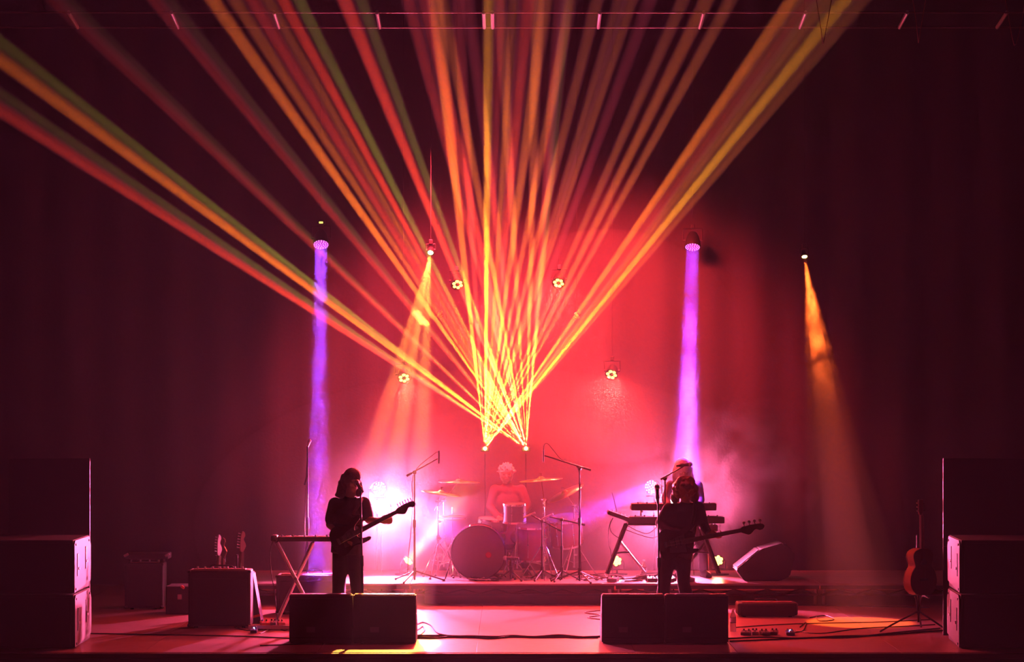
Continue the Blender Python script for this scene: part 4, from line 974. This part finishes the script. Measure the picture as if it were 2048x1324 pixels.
# ---------------------------------------------------------------- bottles, pedals, small things
GLASS = mat('clear_plastic', (.9, .9, .92), .08, 0, trans=.85, var=.02)
def bottle(lab, c, h=.24):
    c = Vector(c); r = .033; t = thing('water_bottle', lab, 'bottle', c, 'water bottles')
    obj('body', B().lathe([(0, 0), (r, 0), (r, h * .3), (r * .92, h * .34), (r, h * .38), (r, h * .62), (r * .4, h * .86), (r * .4, h * .93), (0, h * .93)], c, (0, 0, 1), 16), GLASS, t, True)
    obj('cap', B().cyl(c + Vector((0, 0, h * .92)), c + Vector((0, 0, h)), r * .48, seg=12), mat('cap_white', (.8, .8, .8), .4), t)
    obj('label_band', B().lathe([(r * 1.02, h * .40), (r * 1.02, h * .60)], c, (0, 0, 1), 16), mat('paper_label', (.75, .7, .75), .6), t, True)
bottle('clear water bottle standing on the riser beside the light keyboard-stand leg', (P(1288, 0, 31.2).x, 31.2, RZ + .001), .235)
bottle('clear water bottle on the stage floor next to the bassist\'s monitor wedge', (P(1466, 0, 27.2).x, 27.2, 0.001), .24)
def pedal(lab, px, d, w, dp, h, col, rot=0., led=None, z0=0.0, group=None):
    x = P(px, 0, d).x; c = Vector((x, d, z0)); R = Matrix.Rotation(rot, 3, 'Z')
    t = thing('effects_pedal', lab, 'pedal', c, group)
    g = lambda a, b_, e: c + R @ Vector((a, b_, e))
    b = B(); q = B()
    b.prism([(-dp / 2, .004), (dp / 2, .004), (dp / 2, h), (-dp / 2, h * .7)], lambda u, v, s: g(s, u, v), -w / 2, w / 2, bevel=.004); obj('housing', b, mat('pedal_%s' % str(col), col, .35, .4), t)
    obj('foot_switch', B().cyl(g(0, -dp * .3, h * .7), g(0, -dp * .3, h * .7 + .02), .010, seg=10), CHROME, t)
    for s in (-1, 1): obj('knob', B().cyl(g(s * w * .25, dp * .3, h * .9), g(s * w * .25, dp * .3, h + .015), .009, seg=8), RUBBER, t)
    if led: obj('led', B().ball(g(0, 0, h + .0), .009, 8), mat('led_%s' % str(led), led, .3, emit=led, es=25), t)
    return t
BLU = (.25, .3, 1)
pb = thing('pedalboard', 'black board with effects pedals on the floor beside the large combo amplifier', 'pedalboard', (P(538, 0, 27.4).x, 27.4, 0))
obj('board', B().box((P(545, 0, 27.4).x, 27.5, .02), (.50, .34, .03), bevel=.004), BLACK, pb); obj('edge_rail', B().box((P(545, 0, 27.4).x, 27.32, .03), (.50, .02, .045), bevel=.004), ALU, pb)
for i, (px, dd, w, col, led, lab) in enumerate([(508, 27.0, .07, (.05, .05, .2), BLU, 'pedal with a bright blue light on the floor by the combo amplifier'), (530, 27.45, .09, (.5, .1, .06), None, 'red pedal on the pedalboard nearest the combo amplifier'),
        (546, 27.5, .07, (.2, .2, .22), None, 'grey pedal in the middle of the pedalboard'), (562, 27.45, .07, (.35, .08, .05), None, 'dull red pedal at the keyboard-stand end of the pedalboard')]):
    pedal(lab, px, dd, w, .12, .05, col, .3 * (i % 2), led, 0 if i == 0 else .036)
for i, (px, dd, w, col, led, lab) in enumerate([(1492, 26.75, .10, (.08, .07, .08), None, 'dark pedal nearest the floor water bottle'), (1510, 26.8, .07, (.3, .28, .3), None, 'silver pedal second from the floor water bottle'), (1530, 26.75, .09, (.06, .06, .07), None, 'black pedal third from the floor water bottle'),
        (1548, 26.8, .08, (.14, .1, .12), None, 'dark pedal next to the blue-lit pedal'), (1580, 26.75, .09, (.05, .05, .12), BLU, 'pedal with a blue light at the end of the bassist\'s pedal row')]):
    pedal(lab, px, dd, w, .12, .05, col, .2 * (i % 3 - 1), led)
amp(P(1480, 0, 28.6).x, P(1602, 0, 28.6).x, 28.9, .16, .3, 'low flat dark case on the floor before the right part of the riser', knobs=0, corner=False, name='equipment_case')['category'] = 'case'

# cables
def cable(lab, pts, r=.006, z=None, m=RUBBER):
    q = [Vector((P(px, 0, HC * F / (py - YH)).x, HC * F / (py - YH), r + (e[0] if e else 0))) if z is None else P(px, py, z) for px, py, *e in pts]
    return tag(obj('cable', B().tube(q, r), m), lab, 'cable')
rc = random.Random(11)
for k in range(5):
    pts = [(820 + 380 * i / 9 + rc.uniform(-8, 8), 1275 + (k - 2) * .9 + rc.uniform(-2.2, 2.2)) for i in range(10)]
    cable(['cable lying along the stage front between the two pairs of wedges, rearmost strand', 'cable along the stage front between the wedge pairs, second strand from the rear', 'cable along the stage front between the wedge pairs, middle strand', 'cable along the stage front between the wedge pairs, second strand from the front', 'cable along the stage front between the wedge pairs, front strand'][k], pts, .008)
cable('cable looping out beside the guitarist\'s wedge onto the stage floor', [(833, 1250), (845, 1246), (862, 1252), (874, 1266), (892, 1272), (930, 1276)], .008)
cable('cable in a small loop close to the guitarist\'s wedge', [(833, 1262), (845, 1254), (848, 1262), (840, 1270), (832, 1272)], .008)
for k, (pts, lab) in enumerate([([(1450, 1279), (1530, 1276), (1600, 1278), (1680, 1274), (1760, 1272), (1850, 1265), (1900, 1262)], 'thick cable running from the bassist\'s wedges to the speaker stack'),
     ([(1460, 1284), (1540, 1281), (1620, 1277), (1700, 1276), (1800, 1266), (1880, 1258)], 'cable in front of the thick cable toward the speaker stack'),
     ([(1590, 1262), (1640, 1268), (1720, 1258), (1800, 1254), (1870, 1250)], 'thin cable crossing the orange light pool'),
     ([(1470, 1256), (1560, 1250), (1660, 1247), (1760, 1245), (1860, 1240)], 'thin cable along the rear of the orange light pool'),
     ([(1600, 1255), (1612, 1246), (1606, 1262), (1590, 1266)], 'small cable loop beside the blue-lit pedal'),
     ([(1620, 1236), (1650, 1232), (1668, 1240), (1640, 1243), (1632, 1233)], 'small tangle of cable on the orange light pool'),
     ([(1458, 1210), (1560, 1211), (1660, 1212), (1760, 1214), (1860, 1216)], 'cable along the foot of the riser toward the acoustic guitar'),
     ([(180, 1268), (300, 1270), (420, 1272), (500, 1274), (590, 1278)], 'cable along the floor before the combo amplifier'),
     ([(560, 1250), (530, 1256), (500, 1262), (470, 1256), (500, 1252), (560, 1258), (590, 1254)], 'looped cable beside the pedalboard of the guitarist'),
     ([(520, 1268), (548, 1258), (570, 1262), (580, 1256)], 'short cable before the guitarist\'s pedalboard'),
     ([(1200, 1222), (1170, 1226), (1200, 1231), (1176, 1236), (1204, 1240)], 'coiled cable beside the rear of the bassist\'s wedge'),
     ([(520, 1292), (580, 1290), (640, 1286)], 'cable end near the stage edge before the guitarist\'s wedge')]):
    cable(lab, pts, .009 if k < 2 else .006)
# the tangle on the riser
anch = [(880, 'by the boom stand near the yellow par'), (940, 'under the kick drum'), (1000, 'beside the kick drum spur'), (1050, 'by the short microphone stand'), (1090, 'under the slanting-arm stand'), (1130, 'below the second floor tom'), (1170, 'around the boom stand nearest the keyboards'), (1220, 'at the foot of the dark keyboard leg'), (1265, 'between the keyboard legs'), (1310, 'beside the riser bottle')]; cnt = {}
for k in range(26):
    x = rc.uniform(1040, 1330) if k > 5 else rc.uniform(860, 1040); d = rc.uniform(30.65, 31.6); q = []
    for i in range(5):
        q.append(Vector((P(x, 0, d).x + rc.uniform(-.2, .2), d + rc.uniform(-.12, .12), RZ + .008 + max(0, rc.uniform(-.05, .05)))))
    o = obj('riser_cable', B().tube(q, .006), RUBBER if k % 3 else mat('pale_cable', (.3, .28, .28), .3))
    zone = min(anch, key=lambda q: abs(q[0] - x)); cnt[zone] = cnt.get(zone, 0) + 1
    tag(o, '%s cable %s, %s' % ('black' if k % 3 else 'pale', zone[1], ['front', 'rear'][d > 31.1] + ['', ', overlapping', ', bent', ', lowest', ', outermost', ', innermost', ', topmost'][min(6, cnt[zone] - 1)]), 'cable', 'loose cables on the riser')
for k, (pts, lab) in enumerate([([(1222, 1042), (1217, 1060), (1218, 1090), (1222, 1105), (1226, 1150)], 'thin cable hanging from the controller along the dark leg'), ([(1226, 1036), (1220, 1050), (1224, 1066), (1240, 1078)], 'short looping cable under the controller'),
      ([(1256, 1052), (1275, 1062), (1296, 1067), (1316, 1052)], 'cable sagging under the lower keyboard, upper one'), ([(1252, 1060), (1280, 1070), (1305, 1076), (1320, 1068), (1326, 1056)], 'cable sagging under the lower keyboard, lower one'),
      ([(1400, 1068), (1396, 1082), (1388, 1092), (1385, 1100), (1388, 1150)], 'cable hanging behind the bassist near the player\'s leg')]):
    cable(lab, pts, .004, z=30.82)
for k, (px, d, lab) in enumerate([(1226, 30.75, 'small metal box on the riser at the foot of the dark keyboard-stand leg'), (1305, 30.8, 'small metal box on the riser beside the bottle'), (1340, 30.75, 'small pedal box on the riser behind the bassist'), (1376, 30.8, 'small box at the keyboard player\'s feet')]):
    pedal(lab, px, d, .12, .13, .06, (.2, .19, .2), .3 * (k - 1), None, RZ + .002)
